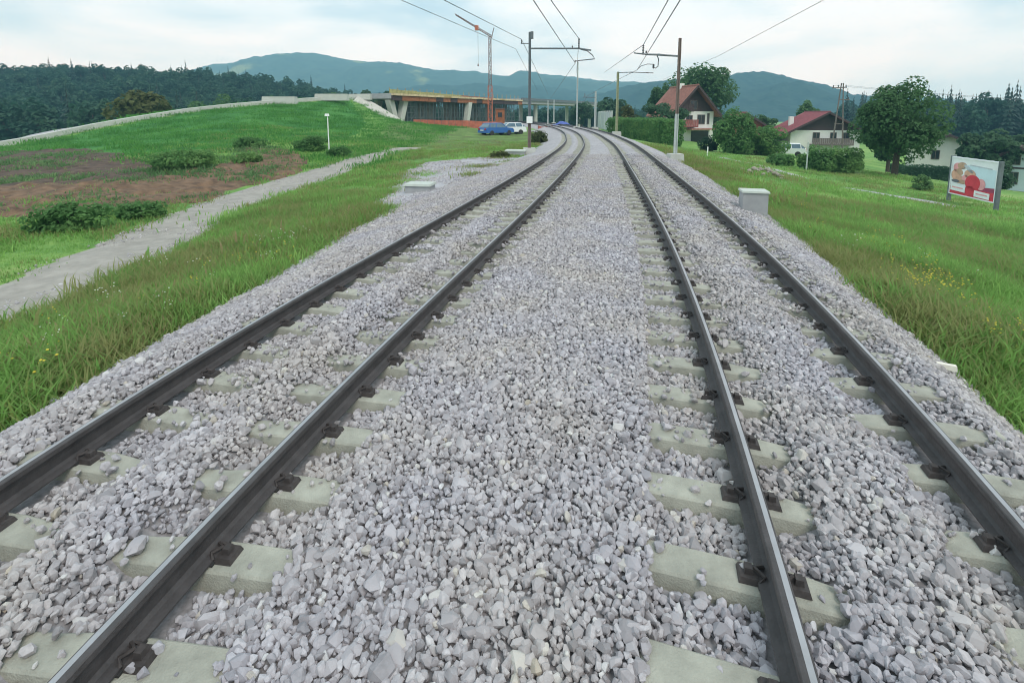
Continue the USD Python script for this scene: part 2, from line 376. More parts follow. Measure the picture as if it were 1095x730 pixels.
centre_right = spline(RIGHT_CENTRE, T_SLOPE, T_CURV)
centre_left = spline(LEFT_CENTRE, T_SLOPE, T_CURV)
gauge_right = spline(RIGHT_GAUGE, 0.0)
gauge_left = spline(LEFT_GAUGE, 0.0)
rail_lines = [lambda y: centre_left(y) - gauge_left(y) / 2, lambda y: centre_left(y) + gauge_left(y) / 2,
              lambda y: centre_right(y) - gauge_right(y) / 2, lambda y: centre_right(y) + gauge_right(y) / 2]


def left_edge(y):
    return rail_lines[0](y) - np.interp(y, [0, 4, 5.5, 8.4, 11.6, 16.3, 24, 34, 150], [1.40, 1.47, 1.70, 2.02, 2.6, 3.0, 2.7, 2.4, 2.2])


def right_edge(y):
    return rail_lines[3](y) + np.interp(y, [0, 4, 6.3, 12.6, 25, 150], [1.12, 1.2, 1.36, 1.80, 1.9, 1.9])


# ------------------------------------------------------------------ the land
ctrl = []
CREST = [(-60, 8, -1.1), (-50, 38, -1.0), (-46.45, 45, -0.75), (-44.92, 48, -0.10), (-43.65, 52, 0.75), (-41.67, 56, 1.55), (-38.95, 60, 2.4), (-36.08, 65, 3.1), (-32.3, 70, 3.7), (-29.05, 77, 4.3), (-24.94, 85, 4.8)]
cx = np.array(CREST[1:])
tt = np.arange(len(cx))
fine = np.linspace(0, len(cx) - 1, 46)
crest_line = np.stack([np.interp(fine, tt, cx[:, k]) for k in range(3)], 1)
for x, y, z_ in crest_line[::2]:
    ctrl += [(x, y, z_), (x - 5.0, y + 2.2, z_ - 0.05), (x - 17, y + 9, min(-5, z_ - 8)), (x - 30, y + 18, -7)]
for y in np.arange(-6, 150, 2.5):
    ctrl += [(float(left_edge(y)), y, -0.40), (float(right_edge(y)), y, -0.42)]
for x, y in ((-8.6, -5), (-8.6, 0), (-8.65, 8), (-8.6, 9.8), (-9.1, 13), (-9.9, 17.3), (-10.15, 22), (-10.0, 26), (-9.3, 32), (-8.4, 37.6)):
    ctrl += [(x, y, -1.2 + max(0, y - 26) * 0.05), (x - 2.7, y + 0.5, -1.2 + max(0, y - 26) * 0.05)]
ctrl += [(-16.45, 15.6, -1.15), (-25.6, 24.6, -0.95), (-14.2, 18.6, -0.95), (-23.8, 31.6, -0.5), (-17.7, 38, 0.2), (-24.6, 53, 1.9), (-13.9, 50, -0.3), (-17.2, 62, 0.7), (-5.9, 66, 0.05), (-6.5, 35, -0.5),
         (-18.8, 84, 0.1), (0.3, 70, -0.1), (-17.8, 27, -0.7), (-12.9, 14, -1.05), (-14.8, 36, -0.5), (-22, 70, 2.4), (-21.5, 80, 1.9), (-16, 90, 0.2), (-6, 95, 0.2), (-10, 78, 0.2), (-30, 30, -0.6), (-36, 38, -0.5), (-20, 10, -1.2), (-30, 12, -1.15), (-38, 25, -1.05),
         (-20, 110, -1), (-5, 120, 0), (-35, 110, -4), (-33, 60, 2.6), (-28, 66, 3.0), (-38, 50, 0.4), (-45, 20, -1.1), (-30, 0, -1.2), (-16, 0, -1.2), (-60, 60, -5.5), (-60, 90, -7)]
for y in (-5, 2, 8):
    ctrl += [(10.5, y, -1.25), (16, y, -1.9), (30, y, -2.8)]
ctrl += [(11, 10.7, -1.2), (14.7, 17, -1.75), (9.0, 18, -0.75), (20.9, 33, -2.35), (21.8, 29.8, -2.35), (22.6, 26, -2.4), (25.2, 28.2, -2.55), (24.7, 25, -2.55), (13.5, 26, -0.85), (25.8, 42, -2.8), (29.6, 42, -2.75), (32.5, 42, -2.85),
         (23.7, 55, -2.1), (26.7, 50, -2.0), (12, 29, -0.55), (14, 36, -0.8), (15.9, 60, -1.4), (17, 45, -1.3), (19.5, 40, -1.7), (27.9, 75, -1.95), (40, 88, -2.4), (34, 95, -2), (32.3, 60, -2.6), (43.3, 66, -3.6), (50.3, 80, -4.3), (24, 40, -2.2),
         (37, 36, -3.6), (30, 30, -3.0), (45, 45, -4.6), (60, 70, -6.2), (61, 60, -7.0), (50, 58, -5.6), (58, 48, -6.6), (80, 60, -8), (90, 90, -8), (18, 80, -0.6), (20, 110, -1.2), (30, 130, -2.5), (45, 20, -4), (60, 10, -5), (16, 22, -1.6), (18, 15, -2.1)]
for x, y in ((-150, 0), (-150, 100), (-100, 160), (0, 170), (40, 200), (150, 0), (150, 100), (150, 200), (0, 300), (-150, 300), (150, 300), (-400, 0), (400, 0), (-400, 600), (400, 600), (0, 600), (0, -200), (-300, -200), (300, -200)):
    ctrl.append((x, y, -8.0))
ctrl = np.array(ctrl)
_, keep = np.unique(np.round(ctrl[:, :2], 1), axis=0, return_index=True)
ctrl = ctrl[keep]
land = RBFInterpolator(ctrl[:, :2], ctrl[:, 2], kernel='linear', neighbors=60, smoothing=0.15)


def graded(parts):
    return np.unique(np.round(np.concatenate([np.arange(a, b, s) for a, b, s in parts]), 3))


GX = graded([(-2200, -800, 200), (-800, -200, 30), (-200, -60, 5), (-60, -14, 0.9), (-14, 16, 0.4), (16, 70, 0.9), (70, 200, 5), (200, 800, 30), (800, 1901, 200)])
GY = graded([(-600, -40, 40), (-40, -4, 3), (-4, 45, 0.4), (45, 120, 1.0), (120, 320, 5), (320, 900, 30), (900, 2201, 200)])
mx, my = np.meshgrid(GX, GY, indexing='ij')
pts = np.c_[mx.ravel(), my.ravel()]
near_land = (np.abs(pts[:, 0]) < 420) & (pts[:, 1] < 620) & (pts[:, 1] > -220)
gz = np.full(len(pts), -8.0)
gz[near_land] = land(pts[near_land])
gz = np.clip(gz, -8.6, 6)
wob = (fbm(pts * 0.35, 3) - 0.5) * 0.16
crossing = (pts[:, 0] > left_edge(pts[:, 1]) - 0.6) & (pts[:, 0] < right_edge(pts[:, 1]) + 0.6)
gz = gz + np.where(crossing | (np.abs(pts[:, 0]) > 60), 0, wob)
inside = np.minimum(pts[:, 0] - left_edge(pts[:, 1]), right_edge(pts[:, 1]) - pts[:, 0])
bed = (inside > 0.25) & (pts[:, 1] < 150) & (pts[:, 1] > -40)
gz = np.where(bed, np.minimum(gz, -0.95), gz)
gz = gz.reshape(len(GX), len(GY))
ground_at = RegularGridInterpolator((GX, GY), gz, bounds_error=False, fill_value=-8.0)


def ground_z(x, y):
    return ground_at(np.stack(np.broadcast_arrays(np.asarray(x, float), np.asarray(y, float)), -1))


def gzf(x, y):
    return float(ground_z(x, y).ravel()[0])


ii, jj = np.meshgrid(np.arange(len(GX) - 1), np.arange(len(GY) - 1), indexing='ij')
a_ = (ii * len(GY) + jj).ravel()
quad = np.stack([a_, a_ + len(GY), a_ + len(GY) + 1, a_ + 1], 1)
obj('ground', (np.c_[pts, gz.ravel()], np.vstack([quad[:, [0, 1, 2]], quad[:, [0, 2, 3]]])), 'turf', smooth=True, kind='structure')


def smooth01(a, b, x):
    t = np.clip((x - a) / (b - a), 0, 1)
    return t * t * (3 - 2 * t)


def sheet(name, polygon, material, dz, res, rough=0.4, clods=0.0, **tags):
    """A thin layer that follows the land inside a polygon with an uneven edge."""
    import shapely
    poly = shapely.Polygon(polygon)
    x0, y0, x1, y1 = poly.bounds
    xs, ys = np.arange(x0 - 1, x1 + 1, res), np.arange(y0 - 1, y1 + 1, res)
    X, Y = np.meshgrid(xs, ys, indexing='ij')
    P = np.c_[X.ravel(), Y.ravel()]
    geo = shapely.points(P)
    d = np.where(shapely.contains(poly, geo), 1, -1) * shapely.distance(poly.exterior, geo)
    d = d + (fbm(P * 0.9 + 31.7, 4) - 0.5) * 2.2 * rough
    z = ground_z(P[:, 0], P[:, 1]) + np.where(d > 0, 0.015 + (dz - 0.015) * smooth01(0, 0.6, d) + (fbm(P * 2.1 + 3.3, 3) - 0.5) * clods * smooth01(0, 0.7, d), -0.03)
    i, j = np.meshgrid(np.arange(len(xs) - 1), np.arange(len(ys) - 1), indexing='ij')
    a = (i * len(ys) + j).ravel()
    q = np.stack([a, a + len(ys), a + len(ys) + 1, a + 1], 1)
    q = q[(d[q] > 0).sum(1) >= 2]
    used, inv = np.unique(q, return_inverse=True)
    q = inv.reshape(q.shape)
    return obj(name, (np.c_[P, z][used], np.vstack([q[:, [0, 1, 2]], q[:, [0, 2, 3]]])), material, smooth=True, **tags)


sheet('meadow', [(-46, 44), (-41.5, 55), (-36, 64), (-29, 76), (-26, 82), (-18.5, 63), (-15, 46), (-22, 34), (-30, 32), (-40, 36)], 'turf_lush', 0.05, 0.8, 0.8, kind='structure')
sheet('rough_grass', [(-13.5, 47), (-9, 42.5), (-6, 38), (1.5, 42), (4.0, 50), (4.2, 60), (3.4, 83), (-17, 83.5), (-16.5, 74), (-15.5, 60)], 'turf_olive', 0.055, 0.6, 0.9, kind='structure')
sheet('ploughed_field', [(-48, 32), (-44, 38), (-33, 38.5), (-25, 32.5), (-18, 26.5), (-16, 22.5), (-22, 19.5), (-34, 20), (-50, 22)], 'soil', 0.08, 0.3, 0.6, 0.30, kind='structure')
sheet('earth_bank', [(-30, 19), (-24, 22), (-18, 24.5), (-17.5, 30), (-19.0, 35), (-16.5, 36.5), (-13.4, 33), (-12.5, 29), (-12.95, 24), (-12.75, 19.5), (-13.4, 17.6), (-16, 16.3), (-24, 16)], 'soil_reddish', 0.12, 0.25, 0.7, 0.40, kind='structure')
sheet('gravel_road', [(-8.0, -6), (-8.05, 0), (-8.15, 8), (-8.2, 9.8), (-8.85, 13), (-9.8, 17.3), (-10.2, 22), (-10.05, 26), (-9.5, 32), (-8.3, 38.5), (-7, 42), (-9.0, 42.4), (-9.9, 40.8), (-11.8, 33), (-12.8, 27), (-12.9, 22.6), (-12.3, 18), (-11.7, 14.5), (-10.85, 10.1), (-10.7, 8), (-10.8, 0), (-10.8, -6)],
      'gravel_road', 0.05, 0.25, 0.18, kind='structure')

# ------------------------------------------------------------------ ballast
def ballast_z(x, y):
    """The height of the stones' surface; sleeper tops lie at 0."""
    x, y = np.asarray(x, float), np.asarray(y, float)
    dr, dl = x - centre_right(y), x - centre_left(y)
    z = np.full(x.shape, 0.02)
    n = (fbm(np.c_[x.ravel() * 1.3, y.ravel() * 1.3], 3) - 0.5).reshape(x.shape)
    # right track: bare sleeper ends on the left, heaped between the rails
    for d, near_end in ((dr, -1), (dl, 1)):
        a = np.abs(d)
        crib = -0.07
        middle = 1 - (smooth01(0.22, 0.50, a) if near_end < 0 else smooth01(0.12, 0.38, a))
        zt = crib * (1 - middle) + (0.035 + 0.10 * n) * middle
        w = 1 - np.where(d * near_end > 0, smooth01(1.02, 1.32, a) if near_end > 0 else smooth01(1.27, 1.36, a), smooth01(0.95, 1.30, a))
        z = z * (1 - w) + zt * w
    le, re = left_edge(y), right_edge(y)
    l0, r3 = rail_lines[0](y) - 0.75, rail_lines[3](y) + 0.55
    z = np.where(x < l0, -0.02 - 0.36 * ((l0 - x) / np.maximum(l0 - le, 0.1)) ** 1.3, z)
    z = np.where(x > r3, 0.0 - 0.37 * ((x - r3) / np.maximum(re - r3, 0.1)) ** 1.2, z)
    return z + n * 0.05


ys = np.concatenate([np.arange(-8, 1, 0.5), np.arange(1, 20, 0.16), np.arange(20, 50, 0.5), np.arange(50, 150, 2.0)])
ts = np.linspace(0, 1, 90)
le, re = left_edge(ys), right_edge(ys)
bx = le[:, None] + (re - le)[:, None] * ts[None, :]
by = np.repeat(ys[:, None], len(ts), 1)
sink = np.interp(ys, [24, 36], [0.034, 0.010])[:, None]
bz = ballast_z(bx, by) - sink
bx = np.concatenate([le[:, None] - 0.5, bx, re[:, None] + 0.5], 1)
by = np.repeat(ys[:, None], len(ts) + 2, 1)
bz = np.concatenate([bz[:, :1] - 0.45, bz, bz[:, -1:] - 0.45], 1)
m_, n_ = bx.shape
i_, j_ = np.meshgrid(np.arange(m_ - 1), np.arange(n_ - 1), indexing='ij')
a_ = (i_ * n_ + j_).ravel()
q_ = np.stack([a_, a_ + 1, a_ + n_ + 1, a_ + n_], 1)
bed_root = UsdGeom.Xform.Define(stage, '/World/ballast_bed').GetPrim()
tag(bed_root, kind='structure')
split = (ys[i_.ravel()] < 27)
for nm, sel, mat in (('ballast_base', split, 'ballast_under'), ('ballast_far', ~split, 'ballast_sheet')):
    used_, inv_ = np.unique(q_[sel], return_inverse=True)
    qq = inv_.reshape(-1, 4)
    obj(nm, (np.stack([bx.ravel(), by.ravel(), bz.ravel()], 1)[used_], np.vstack([qq[:, [0, 1, 2]], qq[:, [0, 2, 3]]])), mat, bed_root, smooth=True)

SLEEPER_STEP = 0.575


def sleeper_rows(centre, first, step, last):
    rows, y = [], first
    while y < last:
        s = float((centre(y + 0.1) - centre(y - 0.1)) / 0.2)
        rows.append((float(centre(y)), y, math.atan(s)))
        y += step / math.sqrt(1 + s * s)
        step = min(0.60, step + 0.002)
    return rows


rows_right = sleeper_rows(centre_right, 0.99, 0.572, 58)
rows_left = sleeper_rows(centre_left, 0.90, 0.545, 58)
rng = np.random.default_rng(7)


def stone_mesh(seed):
    r = np.random.default_rng(seed)
    p = r.normal(size=(19, 3))
    p /= np.linalg.norm(p, axis=1, keepdims=True)
    p *= r.uniform(0.86, 1.03, (19, 1)) * np.array([1.0, r.uniform(0.70, 0.95), r.uniform(0.52, 0.8)])
    h = ConvexHull(p)
    f = h.simplices.copy()
    c = p.mean(0)
    for k, t in enumerate(f):
        if np.dot(np.cross(p[t[1]] - p[t[0]], p[t[2]] - p[t[0]]), p[t[0]] - c) < 0:
            f[k] = t[::-1]
    return p, f


stones = [stone_mesh(100 + k) for k in range(18)]


def scatter_stones(y0, y1, step, lift):
    yy = np.arange(y0, y1, step)
    out = []
    for y in yy:
        xs = np.arange(float(left_edge(y)) - 0.08, float(right_edge(y)) + 0.10, step)
        out.append(np.c_[xs, np.full(len(xs), y)])
    p = np.vstack(out)
    p = p + rng.uniform(-0.5, 0.5, p.shape) * step * 1.1
    x, y = p[:, 0], p[:, 1]
    ok = (np.abs(x) < 1.15 * y + 1.6)
    for line in rail_lines:
        ok &= np.abs(x - line(y)) > 0.085
    z = ballast_z(x, y)
    for rows, centre in ((rows_right, centre_right), (rows_left, centre_left)):
        ry = np.array([r[1] for r in rows])
        sl = np.array([math.tan(r[2]) for r in rows])
        k = np.clip(np.searchsorted(ry, y), 1, len(ry) - 1)
        for kk in (k - 1, k):
            along = (y - ry[kk]) + (x - centre(ry[kk])) * sl[kk]
            d = x - centre(y)
            on = (np.abs(along) < 0.135) & (np.abs(d) < 1.33)
            bare = z < rng.uniform(-0.02, 0.012, len(z))
            strewn = np.clip((y - 2.2) / 7, 0, 1) * 0.40 * smooth01(0.36, 0.62, fbm(np.c_[x * 0.9, y * 0.9 + 5.0], 3)) + 0.03
            ok &= ~(on & bare & (rng.uniform(size=len(z)) > strewn))
            z = np.where(on & (z < 0.012), 0.016, z)
    return np.c_[x, y, z + rng.uniform(-lift, lift * 0.6, len(z))][ok]


near_stones = scatter_stones(1.3, 11.0, 0.034, 0.014)
mid_stones = scatter_stones(11.0, 29.0, 0.050, 0.014)
fill_stones = scatter_stones(1.3, 8.0, 0.040, 0.008) - np.array([0, 0, 0.016])
size_near = np.exp(rng.normal(math.log(0.0270), 0.32, len(near_stones)))
size_mid = np.exp(rng.normal(math.log(0.030), 0.25, len(mid_stones)))
# the stones that show largest are parts of their own
dist = np.hypot(np.hypot(near_stones[:, 0], near_stones[:, 1]), CAM_HEIGHT)
shows = (near_stones[:, 1] > 1.85) & (np.abs(near_stones[:, 0]) < near_stones[:, 1] * 1.0 + 0.3)
order = np.argsort(np.where(shows, -size_near / dist, 0))[:290]
single = np.zeros(len(near_stones), bool)
single[order] = True
for k in order:
    v, f = stones[k % len(stones)]
    q = rng.normal(size=4)
    m = trimesh.transformations.quaternion_matrix(q / np.linalg.norm(q))[:3, :3]
    v = v @ m.T * np.array([1, 1, 0.85]) * size_near[k]
    px = UsdGeom.Mesh(obj('stone', (v, f), 'stone', bed_root))
    px.AddTranslateOp().Set(Gf.Vec3d(*map(float, near_stones[k])))
place = np.vstack([near_stones[~single], mid_stones, fill_stones])
size = np.concatenate([size_near[~single], size_mid, np.exp(rng.normal(math.log(0.0185), 0.2, len(fill_stones)))])
scale3 = size[:, None] * np.array([1, 1, 1.0])
instancer('loose_ballast', stones, 'stone', place, rng.integers(0, len(stones), len(place)), scale3, random_quats(len(place), rng), kind='stuff', parent=bed_root)

# ------------------------------------------------------------------ rails
FOOT = 0.012
profile_side = np.array([(-0.075, 0), (-0.075, 0.011), (-0.03, 0.022), (-0.010, 0.036), (-0.0085, 0.085), (-0.012, 0.118), (-0.034, 0.132), (-0.0365, 0.138), (-0.0365, 0.160),
                         (0.0365, 0.160), (0.0365, 0.138), (0.034, 0.132), (0.012, 0.118), (0.0085, 0.085), (0.010, 0.036), (0.03, 0.022), (0.075, 0.011), (0.075, 0)])
profile_crown = np.array([(-0.0355, 0.1605), (-0.0355, 0.165), (-0.030, 0.1705), (-0.015, 0.172), (0.015, 0.172), (0.030, 0.1705), (0.0355, 0.165), (0.0355, 0.1605)])
profile_band = np.array([(-0.0145, 0.1695), (-0.0135, 0.1728), (0.0135, 0.1728), (0.0145, 0.1695)])
rail_y = np.concatenate([np.arange(-8, 20, 0.35), np.arange(20, 60, 0.8), np.arange(60, 141, 1.5)])


def sweep(profile, line):
    x = line(rail_y)
    tx = np.gradient(x, rail_y)
    nrm = np.sqrt(1 + tx ** 2)
    side = np.stack([1 / nrm, -tx / nrm], 1)
    k = len(profile)
    v = np.zeros((len(rail_y), k, 3))
    v[:, :, 0] = x[:, None] + side[:, :1] * profile[None, :, 0]
    v[:, :, 1] = rail_y[:, None] + side[:, 1:] * profile[None, :, 0]
    v[:, :, 2] = profile[None, :, 1] + FOOT
    i, j = np.meshgrid(np.arange(len(rail_y) - 1), np.arange(k), indexing='ij')
    q = np.stack([i * k + j, i * k + (j + 1) % k, (i + 1) * k + (j + 1) % k, (i + 1) * k + j], -1).reshape(-1, 4)
    return v.reshape(-1, 3), np.vstack([q[:, [0, 2, 1]], q[:, [0, 3, 2]]])


for line, away, words in ((rail_lines[0], -1, 'left rail of the left track, nearest the grass verge and farm road'), (rail_lines[1], -1, 'right rail of the left track, beside the wide middle ballast strip'),
                          (rail_lines[2], 1, 'left rail of the right track, bare sleeper ends beside it'), (rail_lines[3], 1, 'right rail of the right track, nearest the green bank')):
    t = thing('rail', 'dark brown steel ' + words, 'rail')
    obj('rail_body', sweep(profile_side, line), 'rail_side', t)
    obj('rail_head', sweep(profile_crown, line), 'rail_side', t)
    obj('running_band', sweep(profile_band + np.array([away * 0.010, 0]), line), 'rail_top', t)


# ------------------------------------------------------------------ sleepers
def sleeper_body():
    xs = [-1.31, -1.29, -0.95, -0.55, -0.35, 0, 0.35, 0.55, 0.95, 1.29, 1.31]
    top = [-0.03, -0.004, 0, 0, -0.018, -0.030, -0.018, 0, 0, -0.004, -0.03]
    half = [0.085, 0.10, 0.10, 0.10, 0.088, 0.080, 0.088, 0.10, 0.10, 0.10, 0.085]
    v = []
    for x, t, h in zip(xs, top, half):
        v += [(x, -h - 0.045, -0.20), (x, -h, t - 0.010), (x, -h + 0.012, t), (x, h - 0.012, t), (x, h, t - 0.010), (x, h + 0.045, -0.20)]
    f = []
    for i in range(len(xs) - 1):
        for j in range(6):
            a, b = i * 6 + j, i * 6 + (j + 1) % 6
            f += [(a, b + 6, b), (a, a + 6, b + 6)]
    e = (len(xs) - 1) * 6
    f += [(0, k, k + 1) for k in range(1, 5)] + [(e, e + k + 1, e + k) for k in range(1, 5)]
    return np.array(v), np.array(f)


def clip_mesh(side):
    b = Build()
    b.box((-0.052, -0.055, 0.0), (0.052, 0.055, 0.030), 0.010)
    b.box((-0.022, -0.024, 0.028), (0.022, 0.024, 0.062), 0.004)
    b.tube([(side * -0.05, -0.05, 0.020), (side * -0.075, -0.03, 0.042), (side * -0.03, 0.0, 0.056), (side * -0.075, 0.03, 0.042), (side * -0.05, 0.05, 0.020)], 0.011, 5)
    v, f = b.mesh()
    return v, f


ORDINAL = ['first', 'second', 'third', 'fourth', 'fifth', 'sixth', 'seventh', 'eighth', 'ninth', 'tenth', 'eleventh', 'twelfth', 'thirteenth', 'fourteenth', 'fifteenth', 'sixteenth', 'seventeenth', 'eighteenth']
body = sleeper_body()
flipped = (body[0], body[1][:, ::-1])
far_source = {}
for side_name, rows, centre, gauge, in (('right', rows_right, centre_right, gauge_right), ('left', rows_left, centre_left, gauge_left)):
    count = 0
    for x, y, a in rows:
        if y < 1.7:
            label, group = f'concrete sleeper of the {side_name} track just below the bottom edge', f'hidden sleepers of the {side_name} track'
            group = None if y > 1.2 else group
        elif count < 18:
            note = 'left end bare' if side_name == 'right' else 'half buried in stones'
            label, group = f'{ORDINAL[count]} {side_name}-track concrete sleeper from the bottom edge, {note}', None
            count += 1
        elif y < 24:
            label, group = f'concrete sleeper farther along the {side_name} track, strips of it showing between stones', f'middle sleepers of the {side_name} track'
        else:
            label, group = f'distant concrete sleeper of the {side_name} track, almost lost in the ballast', f'distant sleepers of the {side_name} track'
        if y < 1.2:
            continue
        if y < 24:
            t = thing('sleeper', label, 'sleeper', (x, y, 0), -math.degrees(a), group)
            obj('concrete_body', body, 'sleeper_concrete', t)
            for s in (-1, 1):
                rx = s * float(gauge(y)) / 2 / math.sqrt(1 + math.tan(a) ** 2)
                rx = s * float(gauge(y)) / 2 * math.cos(a)
                obj('rubber_pad', Build().box((rx - 0.078, -0.075, 0.0005), (rx + 0.078, 0.075, 0.0115)), 'rubber', t)
                for o in (-1, 1):
                    cv, cf = clip_mesh(o)
                    obj('rail_clip', (cv + np.array([rx + o * 0.118, 0, 0.0]), cf), 'clip_steel', t)
        else:
            if 'far' not in far_source:
                far_source['far'] = thing('sleeper', label, 'sleeper', (x, y, 0), -math.degrees(a), group)
                obj('concrete_body', body, 'sleeper_concrete', far_source['far'])
            else:
                copy_of(far_source['far'], (x, y, 0), -math.degrees(a), label, group)


# ------------------------------------------------------------------ foliage
def cards(p, normal, size, rng, bend=0.3):
    """Leaf clusters: a bent quad at each point."""
    n = len(p)
    normal = normal / (np.linalg.norm(normal, axis=1, keepdims=True) + 1e-9)
    u = np.cross(normal, rng.normal(size=(n, 3)))
    u /= np.linalg.norm(u, axis=1, keepdims=True) + 1e-9
    w = np.cross(normal, u)
    s = (size * rng.uniform(0.6, 1.35, n))[:, None]
    v = np.stack([p - u * s * 0.5, p + w * s * 0.32 + normal * s * bend * 0.2, p + u * s * 0.5 - normal * s * bend * 0.3, p - w * s * 0.32 + normal * s * bend * 0.2], 1).reshape(-1, 3)
    b = np.arange(n) * 4
    return v, np.vstack([np.stack([b, b + 1, b + 2], 1), np.stack([b, b + 2, b + 3], 1)])


def crown_mesh(rx, ry, rz, clumps, leaves, leaf, seed, lumpy=0.30, flat=0.0):
    r = np.random.default_rng(seed)
    c = r.normal(size=(clumps, 3))
    c /= np.linalg.norm(c, axis=1, keepdims=True)
    c *= (r.uniform(0.35, 1.0, (clumps, 1)) ** 0.55) * (1 - lumpy * 0.6)
    if flat:
        c[:, 2] = np.where(c[:, 2] < -flat, -flat, c[:, 2])
    weight = r.uniform(0.5, 1.5, clumps)
    k = r.choice(clumps, leaves, p=weight / weight.sum())
    d = r.normal(size=(leaves, 3))
    d /= np.linalg.norm(d, axis=1, keepdims=True)
    rad = lumpy * r.uniform(0.55, 1.15, clumps)[k][:, None] * r.uniform(0.5, 1.0, (leaves, 1)) ** 0.3
    p = (c[k] + d * rad) * np.array([rx, ry, rz])
    nrm = d * 0.7 + np.array([0, 0, 0.55]) + r.normal(size=(leaves, 3)) * 0.45
    return cards(p, nrm, leaf, r), c * np.array([rx, ry, rz])


def trunk_mesh(height, radius, clumps, base_z, seed, limbs=7):
    r = np.random.default_rng(seed)
    b = Build()
    mid = np.array([r.uniform(-0.1, 0.1) * height * 0.3, r.uniform(-0.1, 0.1) * height * 0.3, height * 0.55])
    top = np.array([0, 0, height])
    b.tube([(0, 0, -0.3), (mid[0] * 0.3, mid[1] * 0.3, height * 0.25), mid, top], [radius * 1.25, radius, radius * 0.75, radius * 0.25], 8)
    for c in clumps[:limbs]:
        e = np.array(c) * 0.85 + np.array([0, 0, base_z])
        s = mid * 0.7 + np.array([0, 0, height * 0.1 * r.uniform(-1, 1)])
        b.tube([s, (s + e) / 2 + np.array([0, 0, 0.06 * height]), e], [radius * 0.5, radius * 0.32, radius * 0.1], 5)
    return b


def tree(label, loc, height, width, leaves, leaf, material, seed, trunk=0.25, group=None, name='tree', bole=0.28, lumpy=0.30, clumps=34, category='tree'):
    t = thing(name, label, category, loc, 0, group)
    cz = height * (1 + bole) / 2
    rz = height * (1 - bole) / 2
    (v, f), c = crown_mesh(width / 2, width / 2, rz, clumps, leaves, leaf, seed, lumpy)
    obj('trunk', trunk_mesh(height * 0.75, trunk, c, cz, seed), 'bark', t, smooth=40)
    obj('crown', (v + np.array([0, 0, cz]), f), material, t)
    return t


def shrub(label, loc, size, rz, leaves, leaf, material, seed, group=None, name='bush', lumpy=0.26, clumps=30, category='bush', boxy=False):
    """A bush or hedge down to the ground: size is length, depth, height."""
    t = thing(name, label, category, loc, rz, group)
    r = np.random.default_rng(seed)
    if boxy:
        p = r.uniform(-1, 1, (leaves, 3))
        face = r.integers(0, 5, leaves)
        ax = np.array([0, 0, 1, 1, 2])[face]
        sg = np.array([-1, 1, -1, 1, 1])[face]
        p[np.arange(leaves), ax] = sg * r.uniform(0.82, 1.05, leaves)
        nrm = r.normal(size=(leaves, 3)) * 0.5
        nrm[np.arange(leaves), ax] += sg
        p = p * np.array([size[0] / 2, size[1] / 2, size[2] / 2]) + np.array([0, 0, size[2] / 2])
        p += (fbm(p * 0.7, 3)[:, None] - 0.5) * 0.5
        v, f = cards(p, nrm, leaf, r)
        core = Build().box((-size[0] * 0.44, -size[1] * 0.40, -0.3), (size[0] * 0.44, size[1] * 0.40, size[2] * 0.90), 0.1)
    else:
        (v, f), c = crown_mesh(size[0] / 2, size[1] / 2, size[2] * 0.62, int(clumps * 1.6), int(leaves * 1.5), leaf, seed, lumpy + 0.06, flat=0.42)
        v = v + np.array([0, 0, size[2] * 0.40])
        v[:, 2] = np.where(v[:, 2] < 0.02, 0.02 + (v[:, 2] * -0.3) % 0.25, v[:, 2])
        core = Build()
        for e in c[:10]:
            core.tube([(e[0] * 0.2, e[1] * 0.2, -0.2), (e[0] * 0.8, e[1] * 0.8, e[2] * 0.8 + size[2] * 0.40)], [0.05, 0.015], 5)
    obj('stems', core, 'bark' if not boxy else material, t)
    obj('foliage', (v, f), material, t)
    return t


def conifer_mesh(height, width, seed, levels=15):
    r = np.random.default_rng(seed)
    vs, fs, n = [], [], 0
    for k in range(levels):
        s = k / (levels - 1)
        z = height * (0.10 + 0.88 * s)
        rad = width / 2 * (1 - s) ** 0.85 * r.uniform(0.8, 1.1) + 0.12
        m = max(5, int(13 * (1 - s) + 4))
        ang = r.uniform(0, 2 * np.pi) + np.arange(m) * 2 * np.pi / m + r.uniform(-0.2, 0.2, m)
        for a in ang:
            R = rad * r.uniform(0.7, 1.15)
            d = np.array([math.cos(a), math.sin(a), 0])
            e = np.array([-d[1], d[0], 0]) * R * r.uniform(0.20, 0.34)
            dz = height / levels
            p0 = np.array([0, 0, z + dz * 0.55])
            p1 = d * R * 0.55 + np.array([0, 0, z + dz * 0.05])
            p2 = d * R + np.array([0, 0, z - dz * r.uniform(0.35, 0.75)])
            vs.append(np.stack([p0, p1 + e, p2, p1 - e]))
            fs.append(np.array([(0, 1, 3), (1, 2, 3)]) + n)
            n += 4
    return np.vstack(vs), np.vstack(fs)


